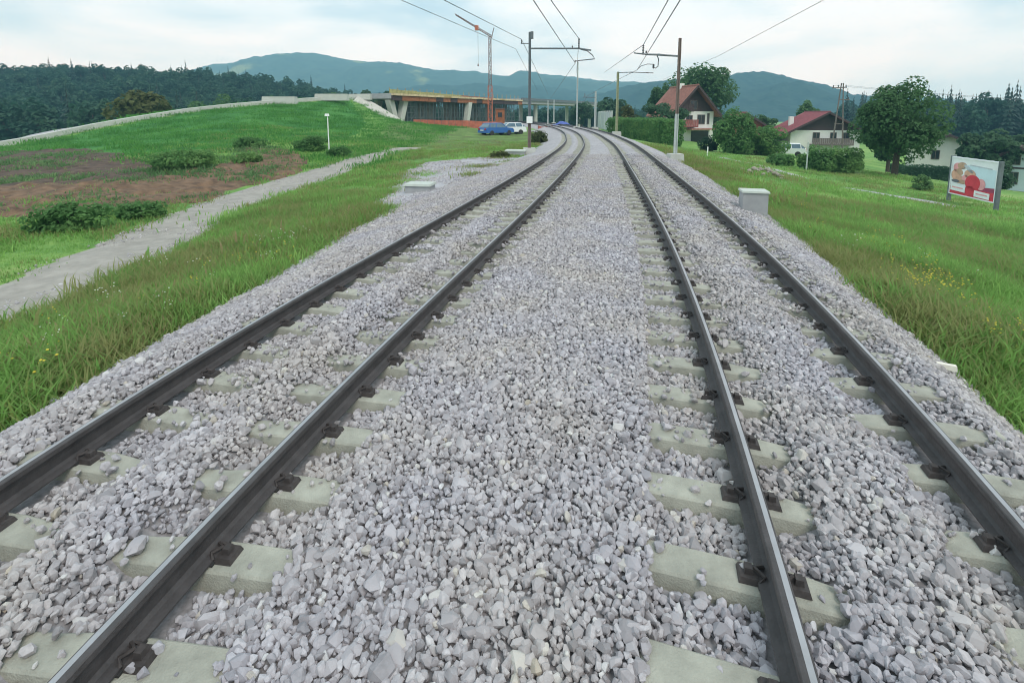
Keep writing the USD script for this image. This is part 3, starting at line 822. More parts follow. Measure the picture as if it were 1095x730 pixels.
# ------------------------------------------------------------------ hills
def ridge(name, profile, y0, depth_front, depth_back, material, base, step, seed, rough, skew=0.0):
    p = np.array(profile, float)
    xs = np.arange(p[0, 0], p[-1, 0] + 0.1, step)
    crest = CubicSpline(p[:, 0], p[:, 1])(xs)
    ts_ = np.concatenate([np.linspace(-1, 0, 34), np.linspace(0, 1, 12)[1:]])
    X, T = np.meshgrid(xs, ts_, indexing='ij')
    shape = np.where(T < 0, (np.cos(T * np.pi) + 1) / 2 * 0.75 + 0.25 * (1 + T), (np.cos(T * np.pi) + 1) / 2)
    Y = y0 + skew * (X - xs.mean()) + np.where(T < 0, T * depth_front, T * depth_back)
    h = np.maximum(crest - base, 4)[:, None]
    P = np.c_[X.ravel(), Y.ravel()]
    fold = (fbm(P / (h.mean() * 2.0) + seed, 4).reshape(X.shape) - 0.5) * 1.25
    canopy = (fbm(P / (step * 1.6) + seed * 3.1, 3).reshape(X.shape) - 0.5) * rough
    Z = base - 2 + (h + 2) * np.clip(shape * (1 + fold * np.minimum(1, np.abs(T) * 2.2)), 0, 1.1) + canopy * np.clip(shape * 3, 0, 1)
    m, n = X.shape
    i, j = np.meshgrid(np.arange(m - 1), np.arange(n - 1), indexing='ij')
    a = (i * n + j).ravel()
    q = np.stack([a, a + n, a + n + 1, a + 1], 1)
    v = np.stack([X.ravel(), Y.ravel(), Z.ravel()], 1)
    obj(name, (v, np.vstack([q[:, [0, 1, 2]], q[:, [0, 2, 3]]])), material, smooth=True, kind='structure')
    return RegularGridInterpolator((xs, ts_), Z, bounds_error=False, fill_value=base)


ridge('far_mountain', [(-2000, 60), (-1331, 79), (-1030, 108), (-924, 136), (-849, 158), (-730, 165), (-612, 180), (-524, 167), (-436, 157), (-318, 152), (-200, 131), (-81, 123), (-7, 118), (22, 127), (96, 122), (215, 111), (304, 99), (454, 79), (800, 60), (1300, 50)],
      1600, 620, 500, 'far_forest', -8, 9, 3.3, 9.0)
ridge('middle_ridge', [(-520, 0), (-420, 22), (-330, 44), (-250, 58), (-180, 66), (-120, 62), (-60, 66), (-10, 60), (50, 66), (110, 58), (170, 52), (240, 40), (320, 20), (400, 0)], 1150, 300, 200, 'near_forest', -8, 6, 14.2, 8.0)
ridge('wooded_hill', [(0, -6), (60, 8), (88, 20), (155, 35), (188, 45), (255, 58), (321, 63.5), (371, 67), (404, 73), (446, 75), (488, 67), (539, 54), (573, 42), (617, 25), (660, 14), (762, 4), (900, -6)],
      900, 330, 260, 'near_forest', -8, 5, 9.1, 7.0)
left_hill = ridge('forest_slope', [(-420, 6), (-330, 9), (-263, 11), (-234, 13), (-191, 12.5), (-153, 11), (-119, 8), (-95, 4), (-71, 0), (-50, -4), (-20, -7.5)], 255, 140, 80, 'near_forest', -8, 4, 5.7, 0.6)

# ------------------------------------------------------------------ the woods
rng = np.random.default_rng(21)
conifers = [[(conifer_mesh(15, 5.2, 300 + k), 'needles'), (Build().tube([(0, 0, -1), (0, 0, 14)], [0.22, 0.04], 5).mesh(), 'bark')] for k in range(3)]
broadleaf = []
for k in range(4):
    (cv, cf), cc = crown_mesh(4.2, 4.2, 5.0, 26, 1100, 1.05, 330 + k, 0.34)
    broadleaf.append([(cv + np.array([0, 0, 7.5]), cf), (trunk_mesh(9, 0.28, cc, 7.5, 340 + k, 5).mesh(), 'bark')])
    broadleaf[-1] = [(broadleaf[-1][0], 'wood_leaves'), broadleaf[-1][1]]
forest_kinds = conifers + broadleaf


def wood(name, area, n, share, scale, seed, height=None, gap=3.0, **tags):
    """Trees of a wood within a polygon on the land (or on height(x, y))."""
    import shapely
    r = np.random.default_rng(seed)
    poly = shapely.Polygon(area)
    x0, y0, x1, y1 = poly.bounds
    pts_ = r.uniform((x0, y0), (x1, y1), (n * 6, 2))
    pts_ = pts_[shapely.contains(poly, shapely.points(pts_))]
    keep_, cell = [], {}
    for p in pts_:
        key = (int(p[0] / gap), int(p[1] / gap))
        if key in cell:
            continue
        cell[key] = 1
        keep_.append(p)
        if len(keep_) >= n:
            break
    p = np.array(keep_)
    z = ground_z(p[:, 0], p[:, 1]) if height is None else height(p)
    kind_ = np.where(r.uniform(size=len(p)) < share, r.integers(0, 3, len(p)), r.integers(3, 7, len(p)))
    instancer(name, forest_kinds, None, np.c_[p, z - 0.2], kind_, r.uniform(*scale, len(p)), turn_z(r.uniform(0, 2 * np.pi, len(p))), **tags)


def on_left_hill(p):
    xs_, y = p[:, 0], p[:, 1]
    t_ = np.where(y < 255, (y - 255) / 140, (y - 255) / 80)
    return np.maximum(left_hill(np.c_[xs_, np.clip(t_, -1, 1)]), ground_z(xs_, y))


wood('forest', [(-400, 110), (-62, 100), (-30, 165), (-40, 260), (-120, 280), (-400, 280)], 1500, 0.13, (0.75, 1.15), 5, on_left_hill, 4.4, kind='stuff',
     label='dark mixed forest covering the slope behind the pale ramp', category='forest')
wood('valley_wood', [(-60, 200), (-20, 175), (20, 195), (48, 212), (90, 215), (120, 300), (-60, 300)], 480, 0.2, (0.8, 1.1), 6, None, 4.4, kind='stuff',
     label='dark green wood in the valley behind the unfinished bridge', category='wood')
wood('spruce_wood', [(112, 128), (150, 112), (240, 120), (260, 220), (150, 230), (120, 180)], 420, 0.8, (0.95, 1.3), 8, None, 4.4, kind='stuff',
     label='dark spruce wood on the horizon behind the billboard', category='wood')

# ------------------------------------------------------------------ bridge under construction
BRIDGE = np.array([-20.2, 85.0, 0.0])
ALONG = np.array([0.474, 0.8805, 0.0])
BACK = np.array([-0.8805, 0.474, 0.0])
BRIDGE_TURN = math.degrees(math.atan2(0.8805, 0.474))
bridge = thing('bridge', 'long unfinished concrete road bridge with timber formwork edge and scaffolding beneath', 'bridge', BRIDGE, BRIDGE_TURN)
obj('deck_slab', Build().box((0, 0.35, 4.85), (48, 9.0, 5.75)), 'concrete', bridge)
obj('finished_deck', Build().box((48.0, 0.3, 4.75), (135, 9.0, 6.05)), 'concrete', bridge)
obj('edge_beam', Build().box((48.0, 0.0, 5.5), (135, 0.29, 6.25)), 'mast_grey', bridge, label='dark edge beam of the finished part')
rng = np.random.default_rng(31)
for k in range(20):
    x0, x1 = k * 2.4 + 0.02, k * 2.4 + 2.38
    d = rng.uniform(-0.05, 0.05)
    obj('formwork_panel', Build().box((x0, -0.30 + d, 5.36 + d * 0.6), (x1, 0.33, 5.70 + d)), 'timber_pale' if rng.uniform() < 0.7 else 'timber_yellow', bridge)
    obj('soffit_panel', Build().box((x0, -0.05 + d, 4.50 + d), (x1, 0.34, 5.33)), 'rust_orange' if rng.uniform() < 0.6 else 'wood_dark', bridge)
    if k < 17:
        h = 6.42 - 0.045 * k + rng.uniform(-0.05, 0.05)
        obj('guard_board', Build().box((x0, 0.6, 5.76), (x1, 0.68, h)), 'formwork_olive' if k < 9 else 'rust_orange', bridge)
for k in range(0, 24):
    obj('guard_post', Build().box((k * 2.05, 0.70, 5.76), (k * 2.05 + 0.07, 0.77, 6.75)), 'timber_yellow', bridge)


def shoring(x):
    b = Build()
    for xx in (x, x + 1.1, x + 2.2):
        for y in (0.9, 2.9, 4.9, 6.9):
            b.beam((xx, y, -0.6), (xx, y, 4.8), 0.11)
    for z in (0.5, 1.5, 2.5, 3.5, 4.4):
        for y in (0.9, 4.9):
            b.beam((x - 0.1, y - 0.06, z), (x + 2.4, y - 0.06, z), 0.08)
    for z in (1.5, 3.5):
        for xx in (x, x + 1.1, x + 2.2):
            b.beam((xx + 0.06, 0.8, z), (xx + 0.06, 7.0, z), 0.07)
    b.beam((x, 0.78, 0.3), (x + 2.2, 0.78, 2.4), 0.07)
    b.beam((x + 2.2, 0.78, 2.5), (x, 0.78, 4.6), 0.07)
    return b


for k in range(15):
    obj('shoring_tower', shoring(4.6 + k * 2.75), 'scaffold_steel', bridge)
for k in range(15):
    if k % 3 != 1:
        x = 4.75 + k * 2.75
        obj('dust_sheet', Build().box((x, 3.02, 0.2 + 0.3 * (k % 2)), (x + 2.3, 3.05, 4.5)), 'dust_sheet', bridge)
obj('headstock', Build().box((4.2, 0.7, 4.58), (46, 7.2, 4.645)), 'wood_grey', bridge)
for (x0, y0_), (x1, y1_) in (((0.5, 1.2), (2.2, 1.2)), ((4.3, 1.2), (2.5, 1.2)), ((0.5, 7.2), (2.2, 7.2)), ((4.3, 7.2), (2.5, 7.2)), ((23.9, 0.32), (22.6, 0.32))):
    b = Build()
    sg = 0.62
    b.add([(x0 - sg, y0_ - 0.5, 4.64), (x0 + sg, y0_ - 0.5, 4.64), (x0 + sg, y0_ + 0.5, 4.64), (x0 - sg, y0_ + 0.5, 4.64), (x1 - sg * 0.7, y1_ - 0.5, -0.8), (x1 + sg * 0.7, y1_ - 0.5, -0.8), (x1 + sg * 0.7, y1_ + 0.5, -0.8), (x1 - sg * 0.7, y1_ + 0.5, -0.8)],
          [(0, 1, 2), (0, 2, 3), (4, 6, 5), (4, 7, 6), (0, 5, 1), (0, 4, 5), (1, 6, 2), (1, 5, 6), (2, 7, 3), (2, 6, 7), (3, 4, 0), (3, 7, 4)])
    obj('pier_leg', b, 'concrete_pale', bridge)
for s in (25.5, 60.5, 95.0, 118):
    b = Build()
    b.tube([(s, 2.2, -5), (s, 2.2, 4.74)], [0.62, 0.55], 10)
    b.tube([(s, 6.8, -5), (s, 6.8, 4.74)], [0.62, 0.55], 10)
    obj('pier_column', b, 'concrete_pale' if s > 30 else 'concrete', bridge, smooth=40)


def orange_fence(label, a, b_, n, h=1.0):
    a, b_ = np.array(a, float), np.array(b_, float)
    t = thing('site_fence', label, 'fence', (a[0], a[1], gzf(a[0], a[1])), 0, None)
    for k in range(n):
        p, q = a + (b_ - a) * k / n, a + (b_ - a) * (k + 1) / n
        zp, zq = gzf(*p) - gzf(*a), gzf(*q) - gzf(*a)
        p, q = p - a, q - a
        bb = Build().add([(p[0], p[1], zp + 0.05), (q[0], q[1], zq + 0.05), (q[0], q[1], zq + h), (p[0], p[1], zp + h), (p[0], p[1] + 0.02, zp + 0.05), (q[0], q[1] + 0.02, zq + 0.05), (q[0], q[1] + 0.02, zq + h - 0.04), (p[0], p[1] + 0.02, zp + h - 0.04)],
                         [(0, 1, 2), (0, 2, 3), (4, 6, 5), (4, 7, 6), (3, 2, 6), (3, 6, 7)])
        obj('net_panel', bb, 'orange_net', t)
        obj('post', Build().box((p[0] - 0.03, p[1] - 0.05, zp - 0.2), (p[0] + 0.03, p[1] - 0.005, zp + h + 0.1)), 'mast_brown', t)


orange_fence('long faded orange safety net fence along the foot of the bridge scaffolding', (-16.6, 84.0), (-2.6, 84.5), 12, 1.25)
orange_fence('short orange safety net fence between the grey mast and the bridge piers', (4.4, 84.5), (7.6, 92.0), 4, 1.0)

# pale ramp behind the meadow: road surface, parapet and stone abutment
side = np.gradient(crest_line[:, :2], axis=0)
side /= np.linalg.norm(side, axis=1, keepdims=True)
side = np.c_[-side[:, 1], side[:, 0]]
cz_ = ground_z(crest_line[:, 0], crest_line[:, 1]) * 0.4 + crest_line[:, 2] * 0.6
n_ = len(crest_line)
ring = []
for o, dz in ((0.0, -0.6), (0.0, 0.52), (0.35, 0.56), (0.35, 0.12), (4.2, 0.12), (4.4, -1.0)):
    ring.append(np.c_[crest_line[:, :2] + side * o, cz_ + dz])
v = np.stack(ring, 1)


def strip(a, b):
    vv = v[:, a:b + 1].reshape(-1, 3)
    k = b - a + 1
    i, j = np.meshgrid(np.arange(n_ - 1), np.arange(k - 1), indexing='ij')
    x = (i * k + j).ravel()
    q = np.stack([x, x + k, x + k + 1, x + 1], 1)
    return vv, np.vstack([q[:, [0, 1, 2]], q[:, [0, 2, 3]]])


ramp = thing('ramp', 'pale concrete road ramp climbing behind the bright green meadow to the bridge', 'ramp')
obj('parapet', strip(0, 3), 'concrete_pale', ramp)
obj('roadway', strip(3, 5), 'gravel_pale', ramp)
for k, (x, y, z_, l) in enumerate(((-34.6, 69.2, 4.2, 4.6), (-30.2, 76.6, 4.9, 5.0), (-27.2, 83.5, 5.2, 3.6))):
    tag(obj('concrete_block', Build().box((x, y, z_ - 0.6), (x + l, y + 1.2, z_ + 0.46 - 0.06 * k), 0.08), 'concrete_pale'),
        ('low pale concrete block at the left on top of the ramp', 'middle pale concrete block on top of the ramp', 'pale concrete block at the bridge end of the ramp')[k], 'concrete block')
P0 = [(-25.6, 84.0, 5.35), (-22.2, 86.0, 5.3), (-19.6, 86.6, 3.2), (-17.0, 85.0, 0.15), (-20.2, 81.2, 0.4), (-25.9, 81.5, 4.2)]
b = Build()
g = np.array(P0)
steps = 14
grid = np.array([[(g[0] * (1 - s) + g[5] * s) * (1 - t) + (((g[2] * 0.5 + g[3] * 0.5) * (1 - s) + g[3] * s) * t if t > 1 else ((g[3] * (1 - s) + g[4] * s) * t)) for s in np.linspace(0, 1, steps)] for t in np.linspace(0, 1, steps)])
P = grid.reshape(-1, 3)
P[:, 2] += (fbm(P * 0.9, 3) - 0.5) * 0.35 + 0.15
i, j = np.meshgrid(np.arange(steps - 1), np.arange(steps - 1), indexing='ij')
x = (i * steps + j).ravel()
q = np.stack([x, x + steps, x + steps + 1, x + 1], 1)
low = P.copy()
low[:, 2] -= 2.5
f = np.vstack([q[:, [0, 1, 2]], q[:, [0, 2, 3]]])
obj('abutment_slope', (np.vstack([P, low]), np.vstack([f, f[:, ::-1] + len(P)])), 'abutment_stone', smooth=True, kind='structure')

# crane
C0 = np.array([-3.74, 86.0, 0.1])
crane = thing('crane', 'slim tower crane with orange lower mast, jib rising to the upper left', 'crane', C0)
obj('base_frame', Build().box((-1.4, -1.4, -0.3), (1.4, 1.4, 0.45), 0.1), 'rust_orange', crane)


def lattice(z0, z1, w0, w1, n):
    b = Build()
    for sx in (-1, 1):
        for sy in (-1, 1):
            b.beam((sx * w0 / 2, sy * w0 / 2, z0), (sx * w1 / 2, sy * w1 / 2, z1), 0.13)
    for k in range(n):
        za, zb = z0 + (z1 - z0) * k / n, z0 + (z1 - z0) * (k + 1) / n
        w = (w0 + (w1 - w0) * k / n) / 2
        s = 1 if k % 2 else -1
        for y in (-w, w):
            b.beam((-w * s, y, za), (w * s, y, zb), 0.07)
            b.beam((y, -w * s, za), (y, w * s, zb), 0.07)
        b.beam((-w, -w, zb), (w, -w, zb), 0.07)
    return b


obj('lower_mast', lattice(0.4, 6.9, 0.72, 0.66, 9), 'crane_orange', crane)
obj('upper_mast', lattice(6.9, 15.0, 0.42, 0.36, 11), 'crane_dark', crane)
jib = Build()
A, B_ = np.array([0.35, 0, 14.9]), np.array([-5.75, 0, 18.6])
for oy, oz in ((-0.2, 0), (0.2, 0), (0, 0.34)):
    jib.beam(A + (0, oy, oz), B_ + (0, oy * 0.5, oz * 0.3), 0.10)
for k in range(14):
    p, q = A + (B_ - A) * k / 14, A + (B_ - A) * (k + 1) / 14
    jib.beam(p + (0, -0.2, 0), q + (0, 0, 0.28), 0.05)
    jib.beam(p + (0, 0.2, 0), q + (0, 0, 0.28), 0.05)
obj('jib', jib, 'crane_dark', crane)
obj('jib_cylinder', Build().box((-2.5, -0.25, 16.1), (-1.9, 0.25, 16.9)), 'crane_orange', crane)
obj('mast_tip', Build().beam((0.3, 0, 14.9), (0.7, 0, 16.5), 0.13), 'crane_dark', crane)
obj('hoist_rope', Build().tube([(-2.0, 0, 16.2), (-2.0, 0, 10.6)], 0.022, 5), 'wire', crane)
obj('hook_block', Build().box((-2.12, -0.1, 10.2), (-1.88, 0.1, 10.6), 0.04), 'crane_dark', crane)
t = thing('site_cabin', 'small rust orange site cabin beside the foot of the crane', 'cabin', (-2.0, 88.2, 0.1))
obj('cabin_body', Build().box((-0.9, -0.9, -0.2), (0.7, 0.9, 3.0), 0.02), 'rust_orange', t)
obj('cabin_roof', Build().box((-1.0, -1.0, 3.0), (0.8, 1.0, 3.12)), 'crane_dark', t)
obj('window', Build().box((-0.45, -0.93, 1.6), (0.25, -0.885, 2.4)), 'window_dark', t)


# ------------------------------------------------------------------ cars
def car(label, loc, rz, paint, length=4.3):
    t = thing('parked_car', label, 'car', loc, rz)
    k = length / 4.3
    w = 0.86
    side_line = np.array([(-2.12, 0.32), (2.12, 0.32), (2.15, 0.62), (1.95, 0.84), (1.05, 0.95), (-1.9, 0.98), (-2.14, 0.85), (-2.16, 0.5)]) * (k, 1)
    b = Build()
    for y0, y1, s in ((-w, -w + 0.06, 0.985), (-w + 0.06, w - 0.06, 1.0), (w - 0.06, w, 0.985)):
        b.prism(side_line * (s, 1), y0, y1)
    obj('body', b, paint, t)
    glass = np.array([(1.05, 0.95), (0.35, 1.42), (-1.45, 1.44), (-2.0, 0.97)]) * (k, 1)
    v, f = Build().prism(glass, -w + 0.04, w - 0.04).mesh()
    v[:, 1] *= np.where(v[:, 2] > 1.2, 0.82, 1.0)
    obj('window_band', (v, f), 'car_glass', t)
    obj('roof', Build().box((-1.48 * k, -0.66, 1.43), (0.38 * k, 0.66, 1.49), 0.05), paint, t)
    for x in (0.95, 0.40, -0.55, -1.5):
        for s in (-1, 1):
            if 0.4 < x < 1:
                obj('pillar', Build().beam((1.02 * k, s * 0.81, 0.95), (0.34 * k, s * 0.68, 1.44), 0.07), paint, t)
            elif x < 0.4:
                obj('pillar', Build().beam(((x - 0.12) * k, s * 0.815, 0.95), (x * k, s * 0.685, 1.44), 0.08), paint, t)
    for x in (-1.32, 1.32):
        for s in (-1, 1):
            wheel = obj('wheel', Build().tube([(x * k, s * 0.68, 0.31), (x * k, s * 0.87, 0.31)], 0.31, 16), 'rubber', t)
            UsdGeom.Mesh(wheel)
    for s in (-1, 1):
        obj('tail_light', Build().box((-2.175 * k, s * 0.62 - 0.14, 0.68), (-2.12 * k, s * 0.62 + 0.14, 0.88)), 'tail_red', t)
        obj('headlight', Build().box((2.06 * k, s * 0.62 - 0.15, 0.62), (2.165 * k, s * 0.62 + 0.15, 0.78)), 'white_paint', t)
    obj('bumper', Build().box((-2.21 * k, -0.82, 0.34), (-2.10 * k, 0.82, 0.56), 0.02), paint, t)
    obj('number_plate', Build().box((-2.235 * k, -0.26, 0.58), (-2.14 * k, 0.26, 0.70)), 'white_paint', t)
    return t


car('blue parked car in front of the orange net and bridge scaffolding', (-1.9, 60.5, gzf(-1.9, 60.5)), 40, 'car_blue')
car('white parked car just behind the blue car by the bridge site', (-0.35, 64.0, gzf(-0.35, 64.0)), 200, 'car_white', 4.1)
car('white car parked behind the grass between the bushes, below the red roofed house', (32.0, 58, gzf(32.0, 58) + 0.05), 150, 'car_white')


# ------------------------------------------------------------------ masts and overhead line
def plinth(t, w=0.45, h=0.35, mat='concrete_pale'):
    obj('plinth', Build().box((-w, -w, -0.5), (w, w, h), 0.04), mat, t)


def insulator(t, p, q, r=0.055):
    b = Build()
    p, q = np.array(p, float), np.array(q, float)
    n = 5
    pts_, rad = [], []
    for k in range(2 * n + 1):
        pts_.append(p + (q - p) * k / (2 * n))
        rad.append(r if k % 2 else r * 0.5)
    b.tube(pts_, rad, 7)
    obj('insulator', b, 'ceramic', t)


def hpost(w, z0, z1, taper=0.0):
    b = Build()
    w1 = w * (1 - taper)
    for s in (-1, 1):
        b.beam((s * w / 2, 0, z0), (s * w1 / 2, 0, z1), 0.05, w * 0.9)
    b.beam((0, 0, z0), (0, 0, z1), w * 0.9, 0.035)
    return b


t = thing('catenary_mast', 'dark steel overhead line mast at the left of the tracks, white plate, long arm', 'mast', (1.19, 34, 0.0))
plinth(t, 0.45, 0.03)
obj('mast_foot', hpost(0.165, 0.03, 1.75), 'mast_brown', t)
obj('mast_shaft', hpost(0.155, 1.75, 7.75, 0.3), 'mast_grey', t)
obj('number_plate', Build().box((-0.20, -0.22, 1.72), (0.20, -0.16, 2.18)), 'white_paint', t)
obj('mast_cap', Build().box((0.05, -0.08, 7.3), (0.24, 0.08, 7.78)), 'mast_grey', t)
obj('arm', Build().tube([(0.05, 0, 6.68), (3.3, 0, 6.68), (4.1, 0, 6.56)], 0.055, 8), 'mast_grey', t)
insulator(t, (3.28, 0, 6.70), (3.28, 0, 7.35), 0.075)
obj('registration_tube', Build().tube([(3.4, 0, 6.62), (3.85, 0, 6.52), (4.2, 0, 6.25), (4.36, 0, 6.0), (3.1, 0, 5.86)], 0.035, 7), 'mast_grey', t)
insulator(t, (2.85, 0, 6.70), (2.85, 0, 6.86), 0.05)
insulator(t, (3.05, 0, 5.76), (3.05, 0, 5.92), 0.05)
insulator(t, (-0.55, 0, 7.0), (-0.55, 0, 7.25), 0.05)
obj('feeder_bracket', Build().beam((0, 0, 7.0), (-0.6, 0, 7.0), 0.05), 'mast_grey', t)

t = thing('catenary_mast', 'steel overhead line mast right of the tracks, pale lower half, before the steep house', 'mast', (9.57, 29, 0.0))
plinth(t, 0.42, 0.04, 'concrete_pale')
obj('mast_foot', hpost(0.14, 0.05, 2.35), 'mast_pale', t)
obj('mast_shaft', hpost(0.12, 2.35, 6.62, 0.15), 'mast_brown', t)
obj('arm', Build().tube([(-0.05, 0, 5.62), (-1.2, 0, 5.70), (-1.9, 0, 5.72), (-2.6, 0, 5.80)], [0.05, 0.06, 0.045, 0.035], 8), 'mast_grey', t)
insulator(t, (-2.08, 0, 5.78), (-2.08, 0, 6.25), 0.065)
insulator(t, (-1.9, 0, 5.78), (-1.9, 0, 5.92), 0.06)
obj('registration_tube', Build().tube([(-1.28, 0, 5.66), (-1.18, 0, 5.45), (-1.2, 0, 5.05), (-1.35, 0, 4.95), (-1.45, 0, 5.0)], 0.03, 7), 'mast_grey', t)
insulator(t, (-1.46, 0, 4.93), (-1.46, 0, 5.18), 0.07)
obj('steady_arm', Build().tube([(-1.46, 0, 5.16), (-1.8, 0, 5.18), (-2.15, 0, 5.08), (-2.38, 0, 4.88)], 0.022, 6), 'mast_grey', t)


def far_mast(label, loc, h, material, arm=0.0, w=0.22, fade=None):
    t = thing('catenary_mast', label, 'mast', loc)
    plinth(t, 0.5, 0.3)
    obj('mast_shaft', hpost(w, 0.2, h, 0.25), material, t)
    if arm:
        z = h - 0.9
        obj('arm', Build().tube([(0, 0, z), (arm, 0, z + 0.05)], 0.05, 7), 'mast_grey', t)
        obj('stay', Build().tube([(0, 0, h - 0.05), (arm * 0.8, 0, z + 0.05)], 0.02, 5), 'mast_grey', t)
        insulator(t, (arm * 0.85, 0, z + 0.05), (arm * 0.85, 0, z + 0.6), 0.07)
        obj('registration_tube', Build().tube([(arm * 0.7, 0, z), (arm * 0.9, 0, z - 0.5), (arm * 1.05, 0, z - 0.6)], 0.03, 6), 'mast_grey', t)
    return t


far_mast('pale distant mast right of the bend, standing clear before the bridge gap', (12.5, 75, 0), 5.6, 'mast_pale', -1.9, 0.26)
far_mast('tall thin distant mast whose foot stands by the blue sheet under the bridge', (10.4, 80, 0), 10.6, 'mast_pale', 0, 0.20)
t = far_mast('yellowish mast left of the round hedge with an arm reaching right', (12.6, 60, -0.1), 7.35, 'mast_yellow', 0, 0.24)
obj('arm', Build().tube([(-0.1, 0, 7.25), (1.6, 0, 7.30), (4.2, 0, 7.22)], 0.05, 7), 'mast_grey', t)
insulator(t, (1.5, 0, 7.28), (1.75, 0, 7.28), 0.10)
insulator(t, (3.3, 0, 7.25), (3.6, 0, 7.24), 0.08)
insulator(t, (-0.1, 0, 7.25), (-0.1, 0, 6.6), 0.07)
far_mast('thin pale mast left of the bend under the bridge, the one nearer the net fence', (7.2, 100, -0.1), 5.0, 'mast_pale', 0, 0.2)
far_mast('thin pale mast left of the bend under the bridge, the taller one farther right', (9.9, 118, -0.1), 5.6, 'mast_pale', 0, 0.22)


def wire(label, points, r, group=None, sag=0.0):
    p = np.array(points, float)
    full = []
    for a, b in zip(p[:-1], p[1:]):
        for s in np.linspace(0, 1, 9)[:-1]:
            q = a + (b - a) * s
            q[2] -= sag * 4 * s * (1 - s)
            full.append(q)
    full.append(p[-1])
    tag(obj('overhead_wire', Build().tube(full, r, 5), 'wire'), label, 'wire', group)


wire('upper wire over the left track, held on the long left mast arm', [(-5.4, -8, 7.35), (4.47, 34, 7.32), (10.2, 80, 8.6)], 0.020, None, 0.15)
wire('lower contact wire over the left track, ending at the curved left arm', [(-4.6, -8, 5.75), (0.6, 15.2, 5.75), (4.25, 34, 5.72), (7.4, 100, 4.9)], 0.016)
wire('upper wire over the right track, on the insulator of the right mast', [(0.4, -8, 6.2), (5.15, 16.6, 6.22), (7.49, 29, 6.25), (11.0, 60, 7.2)], 0.020)
wire('lower contact wire over the right track, at the right mast steady arm', [(-1.8, -8, 4.92), (3.7, 11.2, 4.90), (7.19, 29, 4.86), (10.8, 75, 4.8)], 0.015)
wire('feeder wire running from the left mast to the upper left sky', [(-11.0, -8, 7.1), (-3.0, 20.6, 7.02), (0.64, 34, 7.27), (7.2, 100, 6.0)], 0.018)
wire('second feeder wire left of the first, passing the crane tip', [(-13.4, -8, 7.0), (-4.6, 21, 7.0), (0.3, 40, 7.4), (5, 100, 7.0)], 0.015)
wire('power line crossing the sky at the upper right above the steep house', [(20.5, 22, 11.4), (22.0, 35, 10.45), (25.2, 62, 9.3), (30, 100, 9.0)], 0.022)

# ------------------------------------------------------------------ houses
def house(name, label, loc, rz, width, length, eave, apex, roof_mat, gable_mat, wall_mat, over=0.5, left_drop=0.0, category='house'):
    t = thing(name, label, category, loc, rz)
    hw = width / 2
    wall = obj('wall', Build().box((-hw, 0, -1.5), (hw, length, eave)), wall_mat, t)
    g = Build().prism([(-hw, eave + 0.003), (hw, eave + 0.003), (0, apex - 0.12)], 0.02, length - 0.02)
    obj('gable', g, gable_mat, t)
    slope = (apex - eave) / hw
    for s in (-1, 1):
        ox = hw + over + (left_drop if s < 0 else 0)
        ez = apex - slope * ox
        v = np.array([(0, -over - 0.4, apex), (s * ox, -over - 0.4, ez), (s * ox, length + over, ez), (0, length + over, apex)])
        v = np.vstack([v, v + (0, 0, 0.17)])
        f = [(0, 1, 2), (0, 2, 3), (4, 6, 5), (4, 7, 6), (0, 5, 1), (0, 4, 5), (1, 6, 2), (1, 5, 6), (2, 7, 3), (2, 6, 7), (3, 4, 0), (3, 7, 4)]
        if s > 0:
            f = [x[::-1] for x in f]
        r = obj('roof_slope', (v, np.array(f)), roof_mat, t)
        rib = Build()
        for k in range(int((length + 2 * over) / 0.45)):
            yy = -over - 0.3 + k * 0.45
            rib.beam((0, yy, apex + 0.18), (s * ox, yy, ez + 0.18), 0.09, 0.05)
        obj('tile_ribs', rib, roof_mat, r)
        obj('barge_board', Build().beam((0, -over - 0.44, apex + 0.02), (s * ox, -over - 0.44, ez + 0.02), 0.06, 0.30), 'wood_dark', t)
    obj('ridge_cap', Build().tube([(0, -over - 0.4, apex + 0.17), (0, length + over, apex + 0.17)], 0.14, 6), roof_mat, t)
    return t


def window(t, x, z, w, h, y=0.0, frame='wood_grey'):
    f = Build()
    for a, b in (((x - w / 2 - 0.07, y - 0.06, z - 0.07), (x - w / 2, y + 0.02, z + h + 0.07)), ((x + w / 2, y - 0.06, z - 0.07), (x + w / 2 + 0.07, y + 0.02, z + h + 0.07)),
                 ((x - w / 2, y - 0.06, z + h), (x + w / 2, y + 0.02, z + h + 0.07)), ((x - w / 2, y - 0.06, z - 0.07), (x + w / 2, y + 0.02, z)), ((x - 0.03, y - 0.045, z), (x + 0.03, y + 0.01, z + h))):
        f.box(a, b)
    o = obj('window', f, frame, t)
    obj('pane', Build().box((x - w / 2, y - 0.025, z), (x + w / 2, y - 0.005, z + h)), 'window_dark', o)


def balcony(t, x0, x1, z, material, depth=1.1):
    o = obj('balcony', Build().box((x0, -depth, z - 0.15), (x1, -0.01, z)), material, t)
    n = max(3, int((x1 - x0) / 0.28))
    for k in range(n):
        xx = x0 + (x1 - x0) * k / n
        obj('balcony_slat', Build().box((xx + 0.02, -depth - 0.03, z - 0.1), (xx + (x1 - x0) / n - 0.02, -depth + 0.01, z + 0.9)), material, o)
    obj('handrail', Build().box((x0, -depth - 0.06, z + 0.905), (x1, -depth + 0.04, z + 0.98)), material, o)


